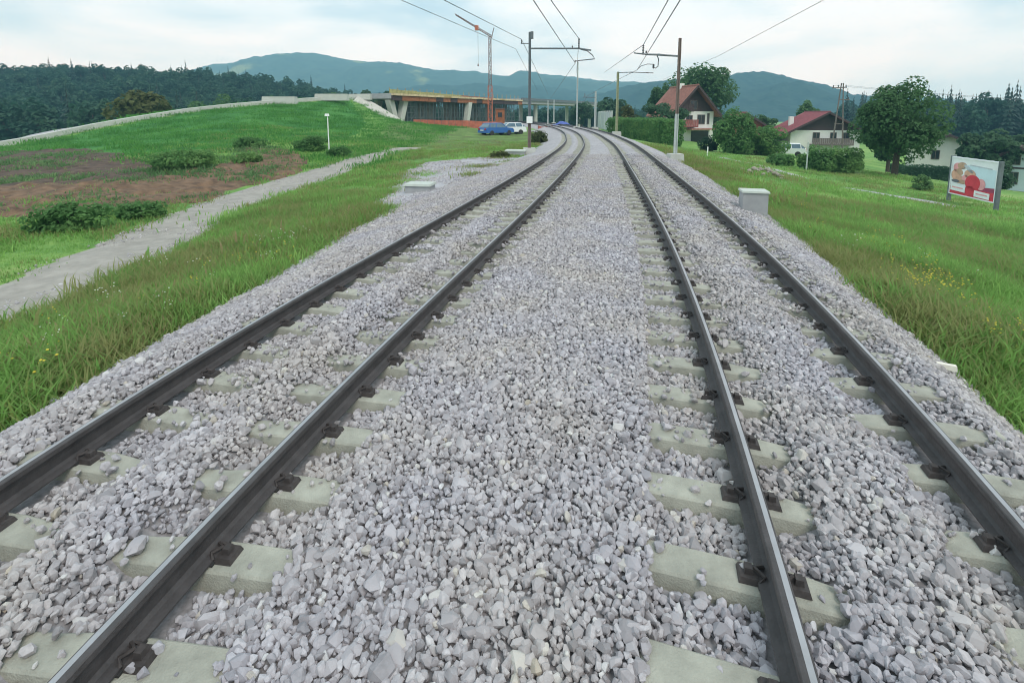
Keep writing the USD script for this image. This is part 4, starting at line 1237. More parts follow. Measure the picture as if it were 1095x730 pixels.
t = house('house', 'steep gabled house with orange red roof, dark gable and reddish balconies', (27.2, 75, -2.0), 9, 6.6, 7.0, 4.65, 8.35, 'roof_orange', 'wood_dark', 'plaster_white', 0.75)
balcony(t, -3.2, 0.3, 2.45, 'balcony_red')
balcony(t, -2.9, -0.3, 4.75, 'wood_dark', 0.7)
window(t, -2.1, 2.6, 0.9, 1.9)
window(t, -0.6, 2.9, 0.9, 1.1)
window(t, 1.3, 2.8, 1.1, 1.3)
window(t, 2.45, 2.8, 0.25, 1.5)
window(t, 0, 5.0, 1.0, 1.2)
obj('garage_door', Build().box((-0.2, -0.05, -0.6), (2.6, 0.01, 1.75)), 'window_dark', t)
obj('porch_roof', Build().box((-1.2, -1.9, 1.95), (2.9, -0.02, 2.12), 0.04), 'roof_orange', t)
obj('side_wing', Build().box((-6.2, 1.0, -1.5), (-3.32, 5.6, 1.9)), 'plaster_white', t, label='low white side wing with a dark window')
window(t, -4.6, 0.5, 0.8, 1.0, 1.0)
obj('chimney', Build().box((-0.4, 3.6, 7.6), (0.3, 4.3, 9.0)), 'plaster_white', t)

t = house('house', 'low brown gabled house with orange roof peeping over the big bush', (41.0, 88, -3.0), -6, 6.2, 6.0, 3.4, 5.35, 'roof_orange', 'brick_brown', 'brick_brown', 0.5)
window(t, 0, 1.2, 1.2, 1.2)

t = house('house', 'broad white house with raspberry red roof, dark gable and long grey balcony', (50.4, 80, -4.7), -11, 10.2, 8.5, 4.35, 7.15, 'roof_red', 'wood_dark', 'plaster_white', 0.8, 0.9)
balcony(t, -2.2, 3.8, 2.15, 'wood_grey')
for x, w in ((-1.3, 0.9), (1.2, 0.8), (3.0, 0.9)):
    window(t, x, 2.5, w, 1.45)
window(t, -3.3, 0.2, 1.0, 1.1)
obj('chimney', Build().box((-4.3, 3.4, 4.2), (-3.6, 4.1, 6.55), 0.03), 'plaster_white', t)
obj('annex_wall', Build().box((-8.6, 1.2, -1.5), (-5.2, 7.0, 2.6)), 'wood_grey', t)
obj('annex_roof', Build().add([(-9.3, 0.6, 3.35), (-5.15, 0.6, 4.0), (-5.15, 7.6, 4.0), (-9.3, 7.6, 3.35), (-9.3, 0.6, 3.5), (-5.15, 0.6, 4.17), (-5.15, 7.6, 4.17), (-9.3, 7.6, 3.5)],
                              [(0, 2, 1), (0, 3, 2), (4, 5, 6), (4, 6, 7), (0, 1, 5), (0, 5, 4), (1, 2, 6), (1, 6, 5), (2, 3, 7), (2, 7, 6), (3, 0, 4), (3, 4, 7)]), 'roof_red', t)
obj('annex_opening', Build().box((-8.0, 1.14, -0.4), (-5.9, 1.21, 1.7)), 'window_dark', t)

t = house('house', 'white house under a grey brown roof just left of the billboard', (61.5, 70, -6.3), -33, 7.2, 9.0, 3.9, 5.6, 'roof_brown', 'plaster_white', 'plaster_white', 0.5)
window(t, -1.2, 2.2, 0.8, 1.2)
window(t, 1.6, 2.2, 0.8, 1.2)
t = house('house', 'pale blue house with brown roof at the right edge behind the billboard', (61.6, 60, -7.1), -45, 7.4, 9.0, 3.3, 5.3, 'roof_brown', 'plaster_blue', 'plaster_blue', 0.6)
for x in (-2.2, -0.3, 1.6):
    window(t, x, 0.9, 0.75, 1.4)
window(t, -0.3, 3.3, 0.8, 1.1)
obj('timber_band', Build().box((-3.72, -0.05, 2.75), (3.72, 0.0, 2.95)), 'wood_dark', t)

rng = np.random.default_rng(41)
for k, (x, y, z_) in enumerate(((-470, 1420, 128), (-430, 1440, 132), (-395, 1410, 126), (-352, 1435, 128), (-372, 1450, 133), (196, 1380, 78))):
    z_ = {0: 129, 1: 133}.get(k, z_)
    t = thing('farmhouse', 'tiny white farmhouse far away on the mountain meadow' if k < 5 else 'tiny white farmhouse alone on the far slope above the bridge', 'house', (x, y, z_ - 14), float(rng.uniform(-40, 40)), 'farmhouses on the far mountain' if k < 5 else None)
    obj('wall', Build().box((-6, -5, -6), (6, 5, 7)), 'plaster_white', t)
    obj('roof', Build().prism([(-7, 7.01), (7, 7.01), (0, 12)], -6, 6), 'roof_brown', t)


# ------------------------------------------------------------------ trees, bushes and hedges
def on_land(x, y, dz=0.0):
    return (x, y, gzf(x, y) + dz)


tree('big dense broadleaf tree standing on the green bank between white house and billboard', on_land(33.0, 42.5), 8.5, 7.3, 11500, 0.29, 'leaves_mid', 51, 0.22, None, 'tree', 0.11, 0.32, 58)
tree('smaller dark tree half hidden behind the big broadleaf tree', on_land(40.4, 53), 6.2, 5.2, 3600, 0.44, 'leaves_dark', 52, 0.16, None, 'tree', 0.12, 0.30, 30)
tree('tall round tree rising right behind the steep orange roofed house', on_land(35.8, 96), 14.8, 15.6, 11500, 0.55, 'leaves_mid', 53, 0.34, None, 'tree', 0.06, 0.33, 52)
tree('slender tree behind the left slope of the steep orange roofed house', on_land(29.0, 98), 10.0, 5.6, 2600, 0.6, 'leaves_mid', 54, 0.25, None, 'tree', 0.12, 0.3, 24)
tree('large dark tree behind the billboard, left of the blue house', on_land(60, 62), 7.6, 7.2, 4200, 0.55, 'leaves_dark', 55, 0.28, None, 'tree', 0.10, 0.3, 36)
tree('dark tree behind the billboard, right of the white house', on_land(69, 66), 7.4, 6.6, 3600, 0.55, 'leaves_dark', 56, 0.28, None, 'tree', 0.10, 0.3, 34)
tree('dark tree behind the blue house at the right edge', on_land(78, 66), 8.6, 8.0, 4200, 0.6, 'leaves_dark', 57, 0.28, None, 'tree', 0.10, 0.3, 34)
tree('dark round tree hanging over the hedge left of the steep house', on_land(20.6, 69), 5.2, 7.4, 3600, 0.40, 'leaves_dark', 58, 0.2, None, 'tree', 0.06, 0.3, 34)
tree('small olive tree at the left end of the hedge beside the bend', on_land(16.9, 73), 4.4, 3.4, 1700, 0.36, 'leaves_olive', 59, 0.14, None, 'tree', 0.08, 0.3, 22)
tree('dark tree beyond the tracks at the right end of the bridge', on_land(25.5, 128), 8.4, 9.0, 2400, 0.85, 'leaves_dark', 60, 0.3, None, 'tree', 0.1, 0.3, 26)
tree('second dark tree beyond the tracks, lower, left of the yellowish mast', on_land(19.5, 140), 8.0, 7.0, 2000, 0.85, 'leaves_dark', 61, 0.3, None, 'tree', 0.1, 0.3, 24)
tree('low tree between the small brown house and the raspberry roofed house', on_land(46.5, 92), 5.4, 6.4, 2200, 0.55, 'leaves_mid', 62, 0.2, None, 'tree', 0.1, 0.3, 26)
tree('tree behind the raspberry roofed house at its gable peak', on_land(56.5, 96), 9.4, 5.0, 2200, 0.6, 'leaves_mid', 63, 0.2, None, 'tree', 0.1, 0.3, 26)
for k, (x, y, h, w, m, words) in enumerate(((-52, 70, 9.5, 8, 'leaves_olive', 'brownish olive tree behind the pale ramp near the left edge'), (-57, 96, 13.5, 11, 'leaves_mid', 'light green round tree behind the ramp, lowest of the wood edge'),
                                           (-47, 100, 12.5, 10, 'leaves_mid', 'second light green round tree behind the ramp, right of the first'), (-66, 92, 12.5, 10, 'leaves_dark', 'dark round tree behind the ramp between olive and light green trees'),
                                           (-40, 108, 12, 10, 'leaves_mid', 'tree of the wood edge behind the ramp below the mountain meadow'), (-33, 112, 11.5, 10, 'leaves_dark', 'dark tree of the wood edge left of the concrete blocks on the ramp'),
                                           (-28, 118, 12, 9, 'leaves_dark', 'last dark tree behind the ramp beside the bridge end'))):
    tree(words, on_land(x, y), h, w, 2600, 0.75, m, 70 + k, 0.3, None, 'tree', 0.08, 0.3, 28)

shrub('clipped green hedge along the bend left of the pale mast', on_land(15.6, 60), (13.0, 2.6, 3.0), 106, 8000, 0.26, 'leaves_bright', 81, None, 'hedge', category='hedge', boxy=True)
shrub('big rounded bright green bush in front of the steep house', on_land(24.4, 54.5), (5.2, 4.0, 4.8), 10, 6500, 0.26, 'leaves_bright', 82)
shrub('long green bush beside the big rounded bush, in front of the small brown house', on_land(27.9, 55.5), (6.2, 4.0, 3.7), -6, 5200, 0.26, 'leaves_bright', 83)
shrub('dark shrub at the foot of the big rounded bush by the garage', on_land(22.3, 56.5), (2.4, 1.8, 1.7), 0, 1400, 0.22, 'leaves_dark', 84)
shrub('green hedge below the balcony of the broad white house', on_land(26.2, 42.5), (3.4, 2.2, 2.35), -15, 3400, 0.22, 'leaves_bright', 85, None, 'hedge', category='hedge')
shrub('green hedge section beside the big broadleaf tree, under the white house corner', on_land(29.0, 43.0), (3.2, 2.2, 2.25), -15, 3400, 0.22, 'leaves_bright', 86, None, 'hedge', category='hedge')
shrub('low yellow green bush beside the white car', on_land(23.6, 43.5), (2.6, 1.8, 1.2), 0, 1400, 0.2, 'leaves_bright', 87)
shrub('small dark bush under the white house left of the billboard', on_land(41.5, 42), (2.6, 2.2, 1.7), 0, 1300, 0.22, 'leaves_dark', 88)
shrub('dark hedge running in front of the white house left of the billboard', on_land(48.5, 56), (9.0, 1.6, 1.7), -35, 3400, 0.26, 'leaves_dark', 89, None, 'hedge', category='hedge', boxy=True)
shrub('small round bush alone on the meadow left of the billboard', on_land(28.0, 33.5), (1.5, 1.3, 1.1), 0, 700, 0.16, 'leaves_mid', 90)
shrub('dark green bush between brown field and farm road at the left edge', on_land(-13.4, 14.6), (2.6, 1.3, 0.85), 30, 1900, 0.13, 'leaves_bright', 91)
shrub('low green bush right of the dark bush beside the farm road', on_land(-12.6, 16.6), (1.7, 1.0, 0.6), 40, 1000, 0.12, 'leaves_bright', 92)
shrub('green bush in the middle of the brown earth bank', on_land(-18.4, 27.4), (4.2, 2.2, 1.25), 45, 1800, 0.16, 'leaves_bright', 93)
shrub('small bush at the upper end of the brown earth bank', on_land(-16.4, 30.5), (1.9, 1.3, 0.8), 40, 900, 0.15, 'leaves_bright', 94)
shrub('dark bush left of the thin white lamp post', on_land(-15.0, 37.0), (3.0, 1.8, 1.15), 30, 1800, 0.18, 'leaves_bright', 95)
shrub('bush right of the dark bush at the foot of the white lamp post', on_land(-12.4, 35.4), (2.0, 1.3, 0.8), 20, 1000, 0.16, 'leaves_bright', 96)
shrub('low bush on the slope below the meadow', on_land(-19.0, 36.0), (2.6, 1.6, 0.9), 20, 1200, 0.18, 'leaves_bright', 97)
shrub('yellow green bush beside the tracks behind the left mast', on_land(2.6, 47), (1.8, 2.6, 1.25), 0, 1500, 0.16, 'leaves_olive', 98)
shrub('low olive bush at the edge of the gravel before the white plate mast', on_land(-0.8, 31.5), (1.5, 1.0, 0.45), 0, 700, 0.12, 'leaves_olive', 99)

# ------------------------------------------------------------------ small things beside the track
t = thing('cable_box', 'grey concrete cable box with pale lid at the right edge of the ballast', 'cable box', (6.42, 13.0, -0.42), -14)
obj('box_body', Build().box((-0.31, -0.27, -0.2), (0.31, 0.27, 0.75), 0.008), 'concrete', t)
obj('lid', Build().box((-0.335, -0.295, 0.753), (0.335, 0.295, 0.80), 0.012), 'lid_white', t)
t = thing('cable_box', 'low concrete cable pit with white lid left of the tracks', 'cable box', (-3.35, 17.9, -0.50), -8)
obj('box_body', Build().box((-0.46, -0.36, -0.2), (0.46, 0.36, 0.30), 0.008), 'concrete', t)
obj('lid', Build().box((-0.50, -0.40, 0.303), (0.50, 0.40, 0.38), 0.02), 'lid_white', t)
t = thing('cable_box', 'flat pale concrete slab beside the foot of the left mast', 'concrete slab', (0.25, 33.2, -0.42), -8)
obj('box_body', Build().box((-0.62, -0.5, -0.3), (0.62, 0.5, 0.30), 0.01), 'concrete', t)
obj('lid', Build().box((-0.68, -0.55, 0.303), (0.68, 0.55, 0.38), 0.02), 'lid_white', t)
tag(obj('litter', Build().box((-0.085, -0.03, 0), (0.085, 0.03, 0.055), 0.006).moved((4.52, 4.86, -0.24), -28), 'litter'), 'small cream coloured scrap lying where ballast meets the right bank', 'litter')
tag(obj('flat_stone', Build().box((-0.16, -0.12, 0), (0.16, 0.12, 0.07), 0.03).moved((-3.6, 13.2, -0.40), 20), 'concrete_pale'), 'single pale flat stone on the left verge below the cable pit', 'stone')

t = thing('lamp_post', 'thin white lamp post with small square head on the left slope', 'lamp post', on_land(-13.3, 36))
obj('post', Build().tube([(0, 0, -0.3), (0, 0, 2.8)], [0.045, 0.035], 8), 'white_paint', t)
obj('lamp_head', Build().box((-0.17, -0.10, 2.78), (0.10, 0.10, 2.96), 0.02), 'white_paint', t)
t = thing('marker_post', 'pale yellow marker post in the grass before the dark hedge', 'post', on_land(23.9, 40))
obj('post', Build().tube([(0, 0, -0.3), (0, 0, 2.25)], [0.055, 0.045], 8), 'mast_pale', t)
obj('cap', Build().tube([(0, 0, 2.25), (0, 0, 2.30)], [0.055, 0.03], 8), 'lid_white', t)
t = thing('marker_post', 'short white stake in the grass behind the right mast', 'post', on_land(16.2, 41))
obj('post', Build().tube([(0, 0, -0.3), (0, 0, 0.75)], 0.05, 8), 'white_paint', t)
obj('cap', Build().tube([(0, 0, 0.75), (0, 0, 0.80)], [0.05, 0.02], 8), 'lid_white', t)

t = thing('utility_pole', 'two legged wooden utility pole with crossarms before the broad white house', 'utility pole', (43.3, 66, gzf(43.3, 66)))
for s in (-1, 1):
    obj('pole_leg', Build().tube([(s * 0.85, 0, -0.5), (s * 0.12, 0, 9.9)], [0.10, 0.07], 8), 'wood_grey', t)
obj('crossarm', Build().beam((-1.25, 0, 9.3), (0.6, 0, 9.35), 0.11), 'wood_grey', t)
obj('crossarm', Build().beam((-0.2, 0, 7.8), (1.1, 0, 7.75), 0.11), 'wood_grey', t)
for x, z in ((-1.15, 9.36), (-0.5, 9.38), (0.5, 9.4), (0.95, 7.82)):
    insulator(t, (x, 0, z), (x, 0, z + 0.28), 0.08)
obj('brace', Build().beam((-0.62, 0, 4.6), (0.62, 0, 4.6), 0.09), 'wood_grey', t)
for x in (-1.15, 0.5):
    wire('thin line from the two legged utility pole towards the right edge' if x < 0 else 'second thin line from the two legged utility pole towards the right edge', [(43.3 + x, 66, gzf(43.3, 66) + 9.6), (88, 62, 3.2)], 0.016, None, 0.5)

# billboard
BX, BY, BZ = 24.95, 26.55, -2.55
t = thing('billboard', 'roadside billboard on two posts printed with warm shapes, red band and pale blue', 'billboard', (BX, BY, BZ), math.degrees(math.atan2(-3.2, -0.55)) + 180 - 180)
# local x runs along the board (towards the camera end), the picture faces local -y
W2, H0, H1 = 1.62, 0.44, 2.44


def print_(name, outline, layer, material, depth=0.008):
    o = np.asarray(outline, float)
    o = np.c_[o[:, 0] * 2 * W2 - W2, H0 + o[:, 1] * (H1 - H0)]
    area = np.sum(o[:, 0] * np.roll(o[:, 1], -1) - np.roll(o[:, 0], -1) * o[:, 1])
    if area < 0:
        o = o[::-1]
    y = -0.06 - 0.004 * layer
    obj(name, Build().prism(o, y, y + depth), material, t)


def oval(cx_, cy_, rx, ry, n=16, rot=0.0):
    a = np.arange(n) * 2 * np.pi / n
    x, y = rx * np.cos(a), ry * np.sin(a)
    return np.c_[cx_ + x * math.cos(rot) - y * math.sin(rot), cy_ + x * math.sin(rot) + y * math.cos(rot)]


obj('backing_panel', Build().box((-W2, -0.05, H0), (W2, 0.05, H1)), 'mast_grey', t)
frame = Build()
frame.box((-W2 - 0.05, -0.09, H1), (W2 + 0.05, 0.07, H1 + 0.06)).box((-W2 - 0.05, -0.09, H0 - 0.06), (W2 + 0.05, 0.07, H0))
frame.box((-W2 - 0.05, -0.09, H0 + 0.001), (-W2 - 0.001, 0.07, H1 - 0.001)).box((W2 + 0.001, -0.09, H0 + 0.001), (W2 + 0.05, 0.07, H1 - 0.001))
obj('frame', frame, 'poster_white', t)
for s in (-1, 1):
    obj('post', Build().box((s * (W2 + 0.12) - 0.07, -0.08, -0.6), (s * (W2 + 0.12) + 0.07, 0.08, H1 + 0.1)), 'mast_grey', t)
print_('poster_sheet', [(0, 0), (1, 0), (1, 1), (0, 1)], 0, 'poster_white')
print_('sky_area', [(0.36, 0.20), (0.995, 0.2), (0.995, 0.80), (0.36, 0.84)], 1, 'poster_blue')
print_('headline_strip', [(0.42, 0.835), (0.90, 0.80), (0.90, 0.83), (0.42, 0.865)], 2, 'poster_grey')
print_('red_band', [(0, 0), (1, 0), (1, 0.27), (0, 0.20)], 2, 'poster_red')
print_('maroon_band', [(0.66, 0.21), (1, 0.22), (1, 0.34), (0.66, 0.30)], 3, 'poster_maroon')
print_('figure_shape', oval(0.16, 0.50, 0.15, 0.20, rot=0.4), 3, 'poster_skin')
print_('figure_shape', oval(0.13, 0.74, 0.10, 0.13), 3, 'poster_pink')
print_('figure_shape', oval(0.24, 0.80, 0.11, 0.10), 4, 'poster_tan')
print_('figure_shape', oval(0.31, 0.66, 0.09, 0.15, rot=-0.5), 4, 'poster_white')
print_('figure_shape', oval(0.20, 0.63, 0.07, 0.10, rot=0.6), 5, 'poster_tan')
print_('figure_shape', oval(0.40, 0.74, 0.15, 0.045, rot=-0.75), 5, 'poster_grey')
print_('figure_shape', oval(0.44, 0.60, 0.13, 0.13), 5, 'poster_skin')
print_('figure_shape', oval(0.35, 0.48, 0.09, 0.09), 5, 'poster_pink')
print_('figure_shape', oval(0.12, 0.36, 0.10, 0.045), 5, 'poster_dark')
print_('figure_shape', oval(0.28, 0.36, 0.10, 0.06), 5, 'poster_tan')
print_('red_fruit', oval(0.52, 0.38, 0.17, 0.22), 6, 'poster_red')
print_('red_fruit', oval(0.48, 0.15, 0.13, 0.14), 6, 'poster_red')
print_('pink_fruit', oval(0.70, 0.38, 0.10, 0.15), 5, 'poster_pink')
print_('text_box', [(0.02, 0.09), (0.37, 0.075), (0.37, 0.26), (0.02, 0.28)], 7, 'poster_white')
print_('text_box', [(0.58, 0.03), (0.91, 0.02), (0.91, 0.18), (0.58, 0.20)], 7, 'poster_white')
for x0, x1, y in ((0.06, 0.32, 0.165), (0.62, 0.87, 0.10)):
    print_('text_line', [(x0, y), (x1, y - 0.005), (x1, y + 0.03), (x0, y + 0.035)], 8, 'poster_pink')

# noise barrier, blue sheet and rubble
t = thing('noise_barrier', 'pale grey green panel wall right of the bend under the bridge', 'wall', (15.6, 78, -0.5))
for k in range(9):
    p, q = np.array([0.55 * k, 4.6 * k]), np.array([0.55 * (k + 1), 4.6 * (k + 1)])
    v = [(p[0] - 0.06, p[1] + 0.06, -0.3), (p[0] + 0.06, p[1] + 0.06, -0.3), (q[0] + 0.06, q[1] - 0.06, -0.3), (q[0] - 0.06, q[1] - 0.06, -0.3)]
    v += [(x, y, 3.1) for x, y, _ in v]
    obj('wall_panel', Build().add(v, [(0, 2, 1), (0, 3, 2), (4, 5, 6), (4, 6, 7), (0, 1, 5), (0, 5, 4), (1, 2, 6), (1, 6, 5), (2, 3, 7), (2, 7, 6), (3, 0, 4), (3, 4, 7)]), 'galvanised' if k % 3 else 'mast_pale', t)
    obj('wall_post', Build().box((p[0] - 0.1, p[1] - 0.1, -0.3), (p[0] + 0.1, p[1] + 0.1, 3.3)), 'mast_pale', t)
b = Build()
g = np.array([[(x, y, 0.6 * math.exp(-((x - 0.2) ** 4 + y ** 4) / 1.6) + 0.05) for x in np.linspace(-1.6, 1.6, 9)] for y in np.linspace(-1.2, 1.2, 7)]).reshape(-1, 3)
g[:, 2] += (fbm(g * 2.2, 2) - 0.5) * 0.4
i, j = np.meshgrid(np.arange(6), np.arange(8), indexing='ij')
x = (i * 9 + j).ravel()
q = np.stack([x, x + 1, x + 10, x + 9], 1)
b.add(np.vstack([g, g * (1, 1, 0) - (0, 0, 0.5)]), np.vstack([q[:, [0, 1, 2]], q[:, [0, 2, 3]], q[:, [0, 2, 1]] + len(g), q[:, [0, 3, 2]] + len(g)]))
tag(obj('tarpaulin', b.moved((9.6, 97, 0.1), 0), 'tarp_blue'), 'crumpled dark blue tarpaulin heap at the end of the visible tracks', 'tarpaulin')

rng = np.random.default_rng(61)
heap = np.c_[rng.normal(0, 0.75, 40), rng.normal(0, 0.5, 40)]
for k, (hx, hy) in enumerate(heap):
    hz = gzf(13.3 + hx, 26 + hy) + 0.35 * math.exp(-(hx * hx + hy * hy) / 0.9)
    v, f = stones[k % len(stones)]
    tag(obj('rubble_stone', (v * rng.uniform(0.06, 0.17) + np.array([13.3 + hx, 26 + hy, hz - 0.03]), f), 'rubble'), 'pale stone in the overgrown rubble heap right of the track', 'stone', 'stones of the rubble heap')

# ------------------------------------------------------------------ grass, weeds and flowers
sheet('gravel_apron', [(left_edge(12.5) - 0.4, 12.5), (-5.6, 14.5), (-5.4, 17.5), (-5.0, 22), (-6.2, 26), (-5.6, 31), (-2.2, 32.2), (left_edge(31) + 0.35, 31), (left_edge(24) + 0.35, 24), (left_edge(19) + 0.35, 19), (left_edge(15) + 0.3, 15)], 'gravel_pale', 0.045, 0.22, 0.5, 0.06, kind='structure')
sheet('gravel_yard', [(-3.5, 58), (1.5, 57), (3.6, 60), (4.8, 70), (4.6, 82), (-1.0, 82)], 'gravel_pale', 0.05, 0.5, 0.5, kind='structure')
sheet('footpath', [(17.6, 43), (19.3, 36.0), (21.0, 29.5), (22.6, 25.0), (23.5, 25.4), (22.2, 30.0), (20.6, 36.3), (18.7, 43)], 'gravel_pale', 0.06, 0.12, 0.05, kind='structure')

r_ = np.random.default_rng(95)
g_ = r_.uniform((-6, 13), (1, 32), (15000, 2))
import shapely
g_ = g_[shapely.contains(shapely.Polygon([(left_edge(13.0) - 0.3, 13.0), (-5.0, 15), (-4.9, 17.5), (-4.6, 22), (-5.7, 26), (-5.2, 30.5), (-2.2, 31.8), (left_edge(31), 31), (left_edge(24), 24), (left_edge(19), 19), (left_edge(15), 15)]), shapely.points(g_)) & (fbm(g_ * 0.7 + 8, 3) > 0.42)]
instancer('loose_gravel', stones, 'stone', np.c_[g_, ground_z(g_[:, 0], g_[:, 1]) + 0.05], r_.integers(0, len(stones), len(g_)), np.exp(r_.normal(math.log(0.035), 0.3, len(g_))), random_quats(len(g_), r_), kind='stuff')
g_ = r_.uniform((-13, 5), (-7.8, 30), (9000, 2))
g_ = g_[shapely.contains(shapely.Polygon([(-8.15, 5), (-8.2, 9.8), (-8.85, 13), (-9.8, 17.3), (-10.2, 22), (-10.0, 30), (-12.4, 30), (-12.9, 22.6), (-12.3, 18), (-11.7, 14.5), (-10.85, 10.1), (-10.7, 5)]), shapely.points(g_)) & (fbm(g_ * 0.9 + 18, 3) > 0.46)]
instancer('road_gravel', stones, 'stone', np.c_[g_, ground_z(g_[:, 0], g_[:, 1]) + 0.05], r_.integers(0, len(stones), len(g_)), np.exp(r_.normal(math.log(0.020), 0.35, len(g_))), random_quats(len(g_), r_), kind='stuff')


def tuft(seed, blades, height, spread, width, droop=0.5):
    r = np.random.default_rng(seed)
    vs, fs, n = [], [], 0
    for k in range(blades):
        a = r.uniform(0, 2 * np.pi)
        d = np.array([math.cos(a), math.sin(a), 0])
        s = np.array([-d[1], d[0], 0]) * width * r.uniform(0.7, 1.3) / 2
        o = np.array([r.normal(), r.normal(), 0]) * spread * 0.5
        h = height * r.uniform(0.55, 1.15)
        lean = droop * r.uniform(0.2, 1.0) * h
        p0, p1, p2 = o, o + d * lean * 0.3 + np.array([0, 0, h * 0.6]), o + d * lean + np.array([0, 0, h * r.uniform(0.8, 1.0)])
        vs.append(np.stack([p0 - s, p0 + s, p1 - s * 0.8, p1 + s * 0.8, p2]))
        fs.append(np.array([(0, 1, 3), (0, 3, 2), (2, 3, 4)]) + n)
        n += 5
    return np.vstack(vs), np.vstack(fs)


rng = np.random.default_rng(77)
tufts = [tuft(500 + k, 24, 0.15, 0.30, 0.015, 0.9) for k in range(5)] + [tuft(520 + k, 24, 0.26, 0.34, 0.015, 0.9) for k in range(3)]
coarse = [tuft(540 + k, 32, 0.17, 0.66, 0.028, 1.0) for k in range(5)]


def on_cover(p):
    """Whether grass grows: not on ballast, road, soil or gravel."""
    import shapely
    x, y = p[:, 0], p[:, 1]
    n = fbm(p * 0.8 + 11.0, 3) - 0.5
    ok = (x < left_edge(y) - 0.02 + n * 0.3) | (x > right_edge(y) - 0.02 + n * 0.3)
    road = shapely.Polygon([(-7.8, -6), (-7.9, 8), (-8.0, 9.8), (-8.65, 13), (-9.65, 17.3), (-10.0, 22), (-10.05, 26), (-9.5, 32), (-8.3, 38.5), (-7, 42), (-9.0, 42.4), (-9.9, 40.8), (-11.8, 33), (-12.8, 27), (-12.9, 22.6), (-12.3, 18), (-11.7, 14.5), (-10.85, 10.1), (-10.7, 8), (-10.8, -6)])
    apron = shapely.Polygon([(-1, 13), (-4.7, 14.7), (-4.6, 17.5), (-4.2, 22), (-5.4, 26), (-5.0, 31), (0, 31.6), (3, 20)])
    soil_ = shapely.Polygon([(-48, 32), (-44, 38), (-33, 38.5), (-25, 32.5), (-19, 27), (-19.2, 35.5), (-16.5, 36.5), (-13.4, 33), (-12.5, 29), (-12.95, 24), (-12.75, 19.5), (-16, 16.5), (-24, 16), (-50, 20)])
    foot = shapely.Polygon([(17.6, 43), (19.3, 36.0), (21.0, 29.5), (22.6, 25.0), (23.5, 25.4), (22.2, 30.0), (20.6, 36.3), (18.7, 43)])
    g = shapely.points(p)
    return ok & ~shapely.contains(road, g) & ~(shapely.contains(apron, g) & (n < 0.10)) & ~(shapely.contains(soil_, g) & (n < 0.09)) & ~shapely.contains(foot.buffer(0.45), g)


def grass(name, n, box, density, kinds, material, scale, edge_bias=None, **tags):
    p = rng.uniform((box[0], box[2]), (box[1], box[3]), (n, 2))
    x, y = p[:, 0], p[:, 1]
    ok = (np.abs(x) < 1.12 * y + 2.5) & (rng.uniform(size=n) < density(x, y)) & on_cover(p)
    p = p[ok]
    z = ground_z(p[:, 0], p[:, 1])
    size = rng.uniform(*scale, len(p)) * (0.25 + 1.5 * fbm(p * 0.6 + 3, 3))
    instancer(name, kinds, material, np.c_[p, z - 0.02], rng.integers(0, len(kinds), len(p)), size, turn_z(rng.uniform(0, 6.28, len(p))), **tags)


falloff = lambda near: (lambda x, y: np.clip((near / np.maximum(np.hypot(x, y), 1)) ** 1.6, 0, 1))
grass('grass', 26000, (-9.5, -3.0, 2.0, 20), falloff(9), tufts, 'grass_blades', (0.7, 1.25), kind='stuff')
grass('grass', 60000, (4.0, 20, 2.0, 20), falloff(9), tufts, 'grass_blades', (0.8, 1.4), kind='stuff')
grass('grass', 40000, (-26, 34, 10, 50), falloff(14), coarse, 'grass_blades', (0.6, 1.25), kind='stuff')
dry = lambda x, y: np.clip(1.6 - np.minimum(np.abs(x - left_edge(y) + 0.9), np.abs(x - right_edge(y) - 0.6)), 0, 1) * np.clip(14 / np.maximum(y, 1), 0, 1) * 0.85 + 0.04
grass('grass', 9000, (-46, -8, 30, 84), lambda x, y: 0.4 + 0 * x, [tuft(580 + k, 36, 0.3, 1.3, 0.06, 1.2) for k in range(3)], 'meadow_blades', (0.5, 1.0), kind='stuff')
grass('dry_grass', 34000, (-9, 12, 2.0, 46), dry, coarse[:3] + tufts[5:], 'grass_olive', (0.6, 1.2), kind='stuff')
scrub_kinds = [tuft(590 + k, 16, 0.26, 0.9, 0.06, 1.3) for k in range(4)]
r_ = np.random.default_rng(91)
p_ = r_.uniform((-48, 16), (-12.5, 38), (9000, 2))
import shapely
p_ = p_[shapely.contains(shapely.Polygon([(-48, 31), (-44, 37), (-33, 38), (-25, 33), (-17, 36.5), (-14, 30.5), (-12.9, 24), (-13.0, 18), (-16, 16.2), (-24, 16), (-50, 20)]), shapely.points(p_))]
m_ = fbm(p_ * 0.42 + 55, 3)
for bx_, by_ in ((-18.4, 27.4), (-16.4, 30.5), (-15.0, 37.0), (-19.0, 36.0), (-13.4, 15.4)):
    m_ = m_ + 0.22 * np.exp(-((p_[:, 0] - bx_) ** 2 + (p_[:, 1] - by_) ** 2) / 5.0)
p_ = p_[r_.uniform(size=len(p_)) < 0.8 * smooth01(0.50, 0.62, m_ + np.where(p_[:, 0] > -19, 0.03, -0.06))]
instancer('scrub', scrub_kinds, 'scrub_leaves', np.c_[p_, ground_z(p_[:, 0], p_[:, 1]) + 0.03], r_.integers(0, 4, len(p_)), r_.uniform(0.4, 1.1, len(p_)), turn_z(r_.uniform(0, 6, len(p_))), kind='stuff')
field_weeds = [tuft(560 + k, 14, 0.20, 0.5, 0.05, 1.3) for k in range(3)]
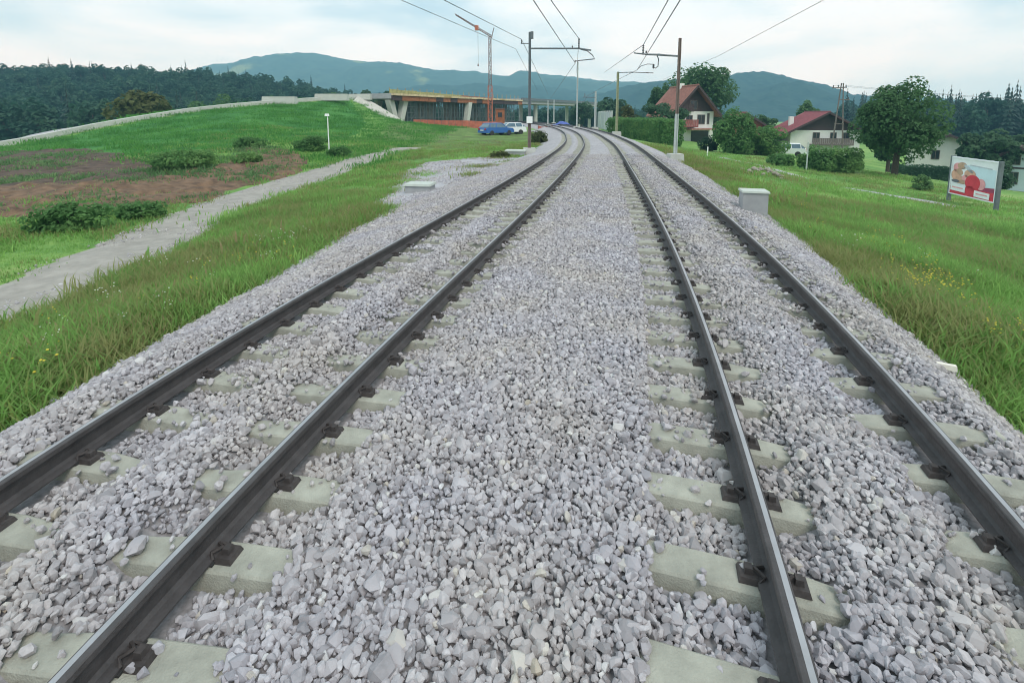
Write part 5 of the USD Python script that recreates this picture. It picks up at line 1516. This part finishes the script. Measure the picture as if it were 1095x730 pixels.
grass('weeds', 9000, (-50, 26, 3, 42), lambda x, y: smooth01(0.52, 0.68, fbm(np.c_[x, y] * 0.3 + 70, 3)) * np.clip(14 / np.maximum(y, 1), 0.25, 1), field_weeds, 'weed_leaves', (0.5, 1.1), kind='stuff')


def flower(seed, petals, r0):
    r = np.random.default_rng(seed)
    b = Build()
    for k in range(6):
        c = np.array([r.normal() * 0.09, r.normal() * 0.09, r.uniform(0.26, 0.52)])
        m = trimesh.creation.icosphere(subdivisions=0, radius=r0 * r.uniform(0.6, 1.2))
        b.add(m.vertices * np.array([1, 1, 0.6]) + c, m.faces)
    return b.mesh()


def flowers(name, material, spots, seed, r0, **tags):
    r = np.random.default_rng(seed)
    kinds = [flower(seed + k, 6, r0) for k in range(4)]
    p = np.vstack([r.normal((x, y), s, (n, 2)) for x, y, s, n in spots])
    p = p[on_cover(p)]
    instancer(name, kinds, material, np.c_[p, ground_z(p[:, 0], p[:, 1]) - 0.02], r.integers(0, 4, len(p)), r.uniform(0.6, 1.1, len(p)), turn_z(r.uniform(0, 6, len(p))), **tags)


flowers('yellow_flowers', 'petal_yellow', [(6.6, 7.6, 0.35, 22), (7.0, 8.4, 0.4, 14), (6.5, 5.6, 0.45, 12), (8.0, 10.5, 0.5, 8), (7.4, 6.5, 0.7, 8), (-5.3, 4.7, 0.4, 8), (-6.2, 6.3, 0.8, 7), (-4.8, 8.8, 0.5, 6), (9.0, 15.5, 0.6, 8)], 601, 0.014, kind='stuff')
flowers('white_flowers', 'petal_white', [(-5.0, 5.6, 0.7, 10), (-5.6, 8.2, 0.9, 9), (-4.9, 10.5, 0.7, 6), (7.6, 9.5, 1.0, 4)], 611, 0.012, kind='stuff')

# ------------------------------------------------------------------ haze
usdkit.material(stage, '/World/Looks/haze_air', {'v': ('principled_volume', {'color': (0.32, 0.74, 1.0), 'absorption_color': (1.0, 1.0, 1.0), 'density': 0.00046, 'anisotropy': 0.0})}, [], volume='v.volume')
obj('haze', Build().box((-2300, -700, -12), (2000, 2250, 320)), 'haze_air', kind='stuff')
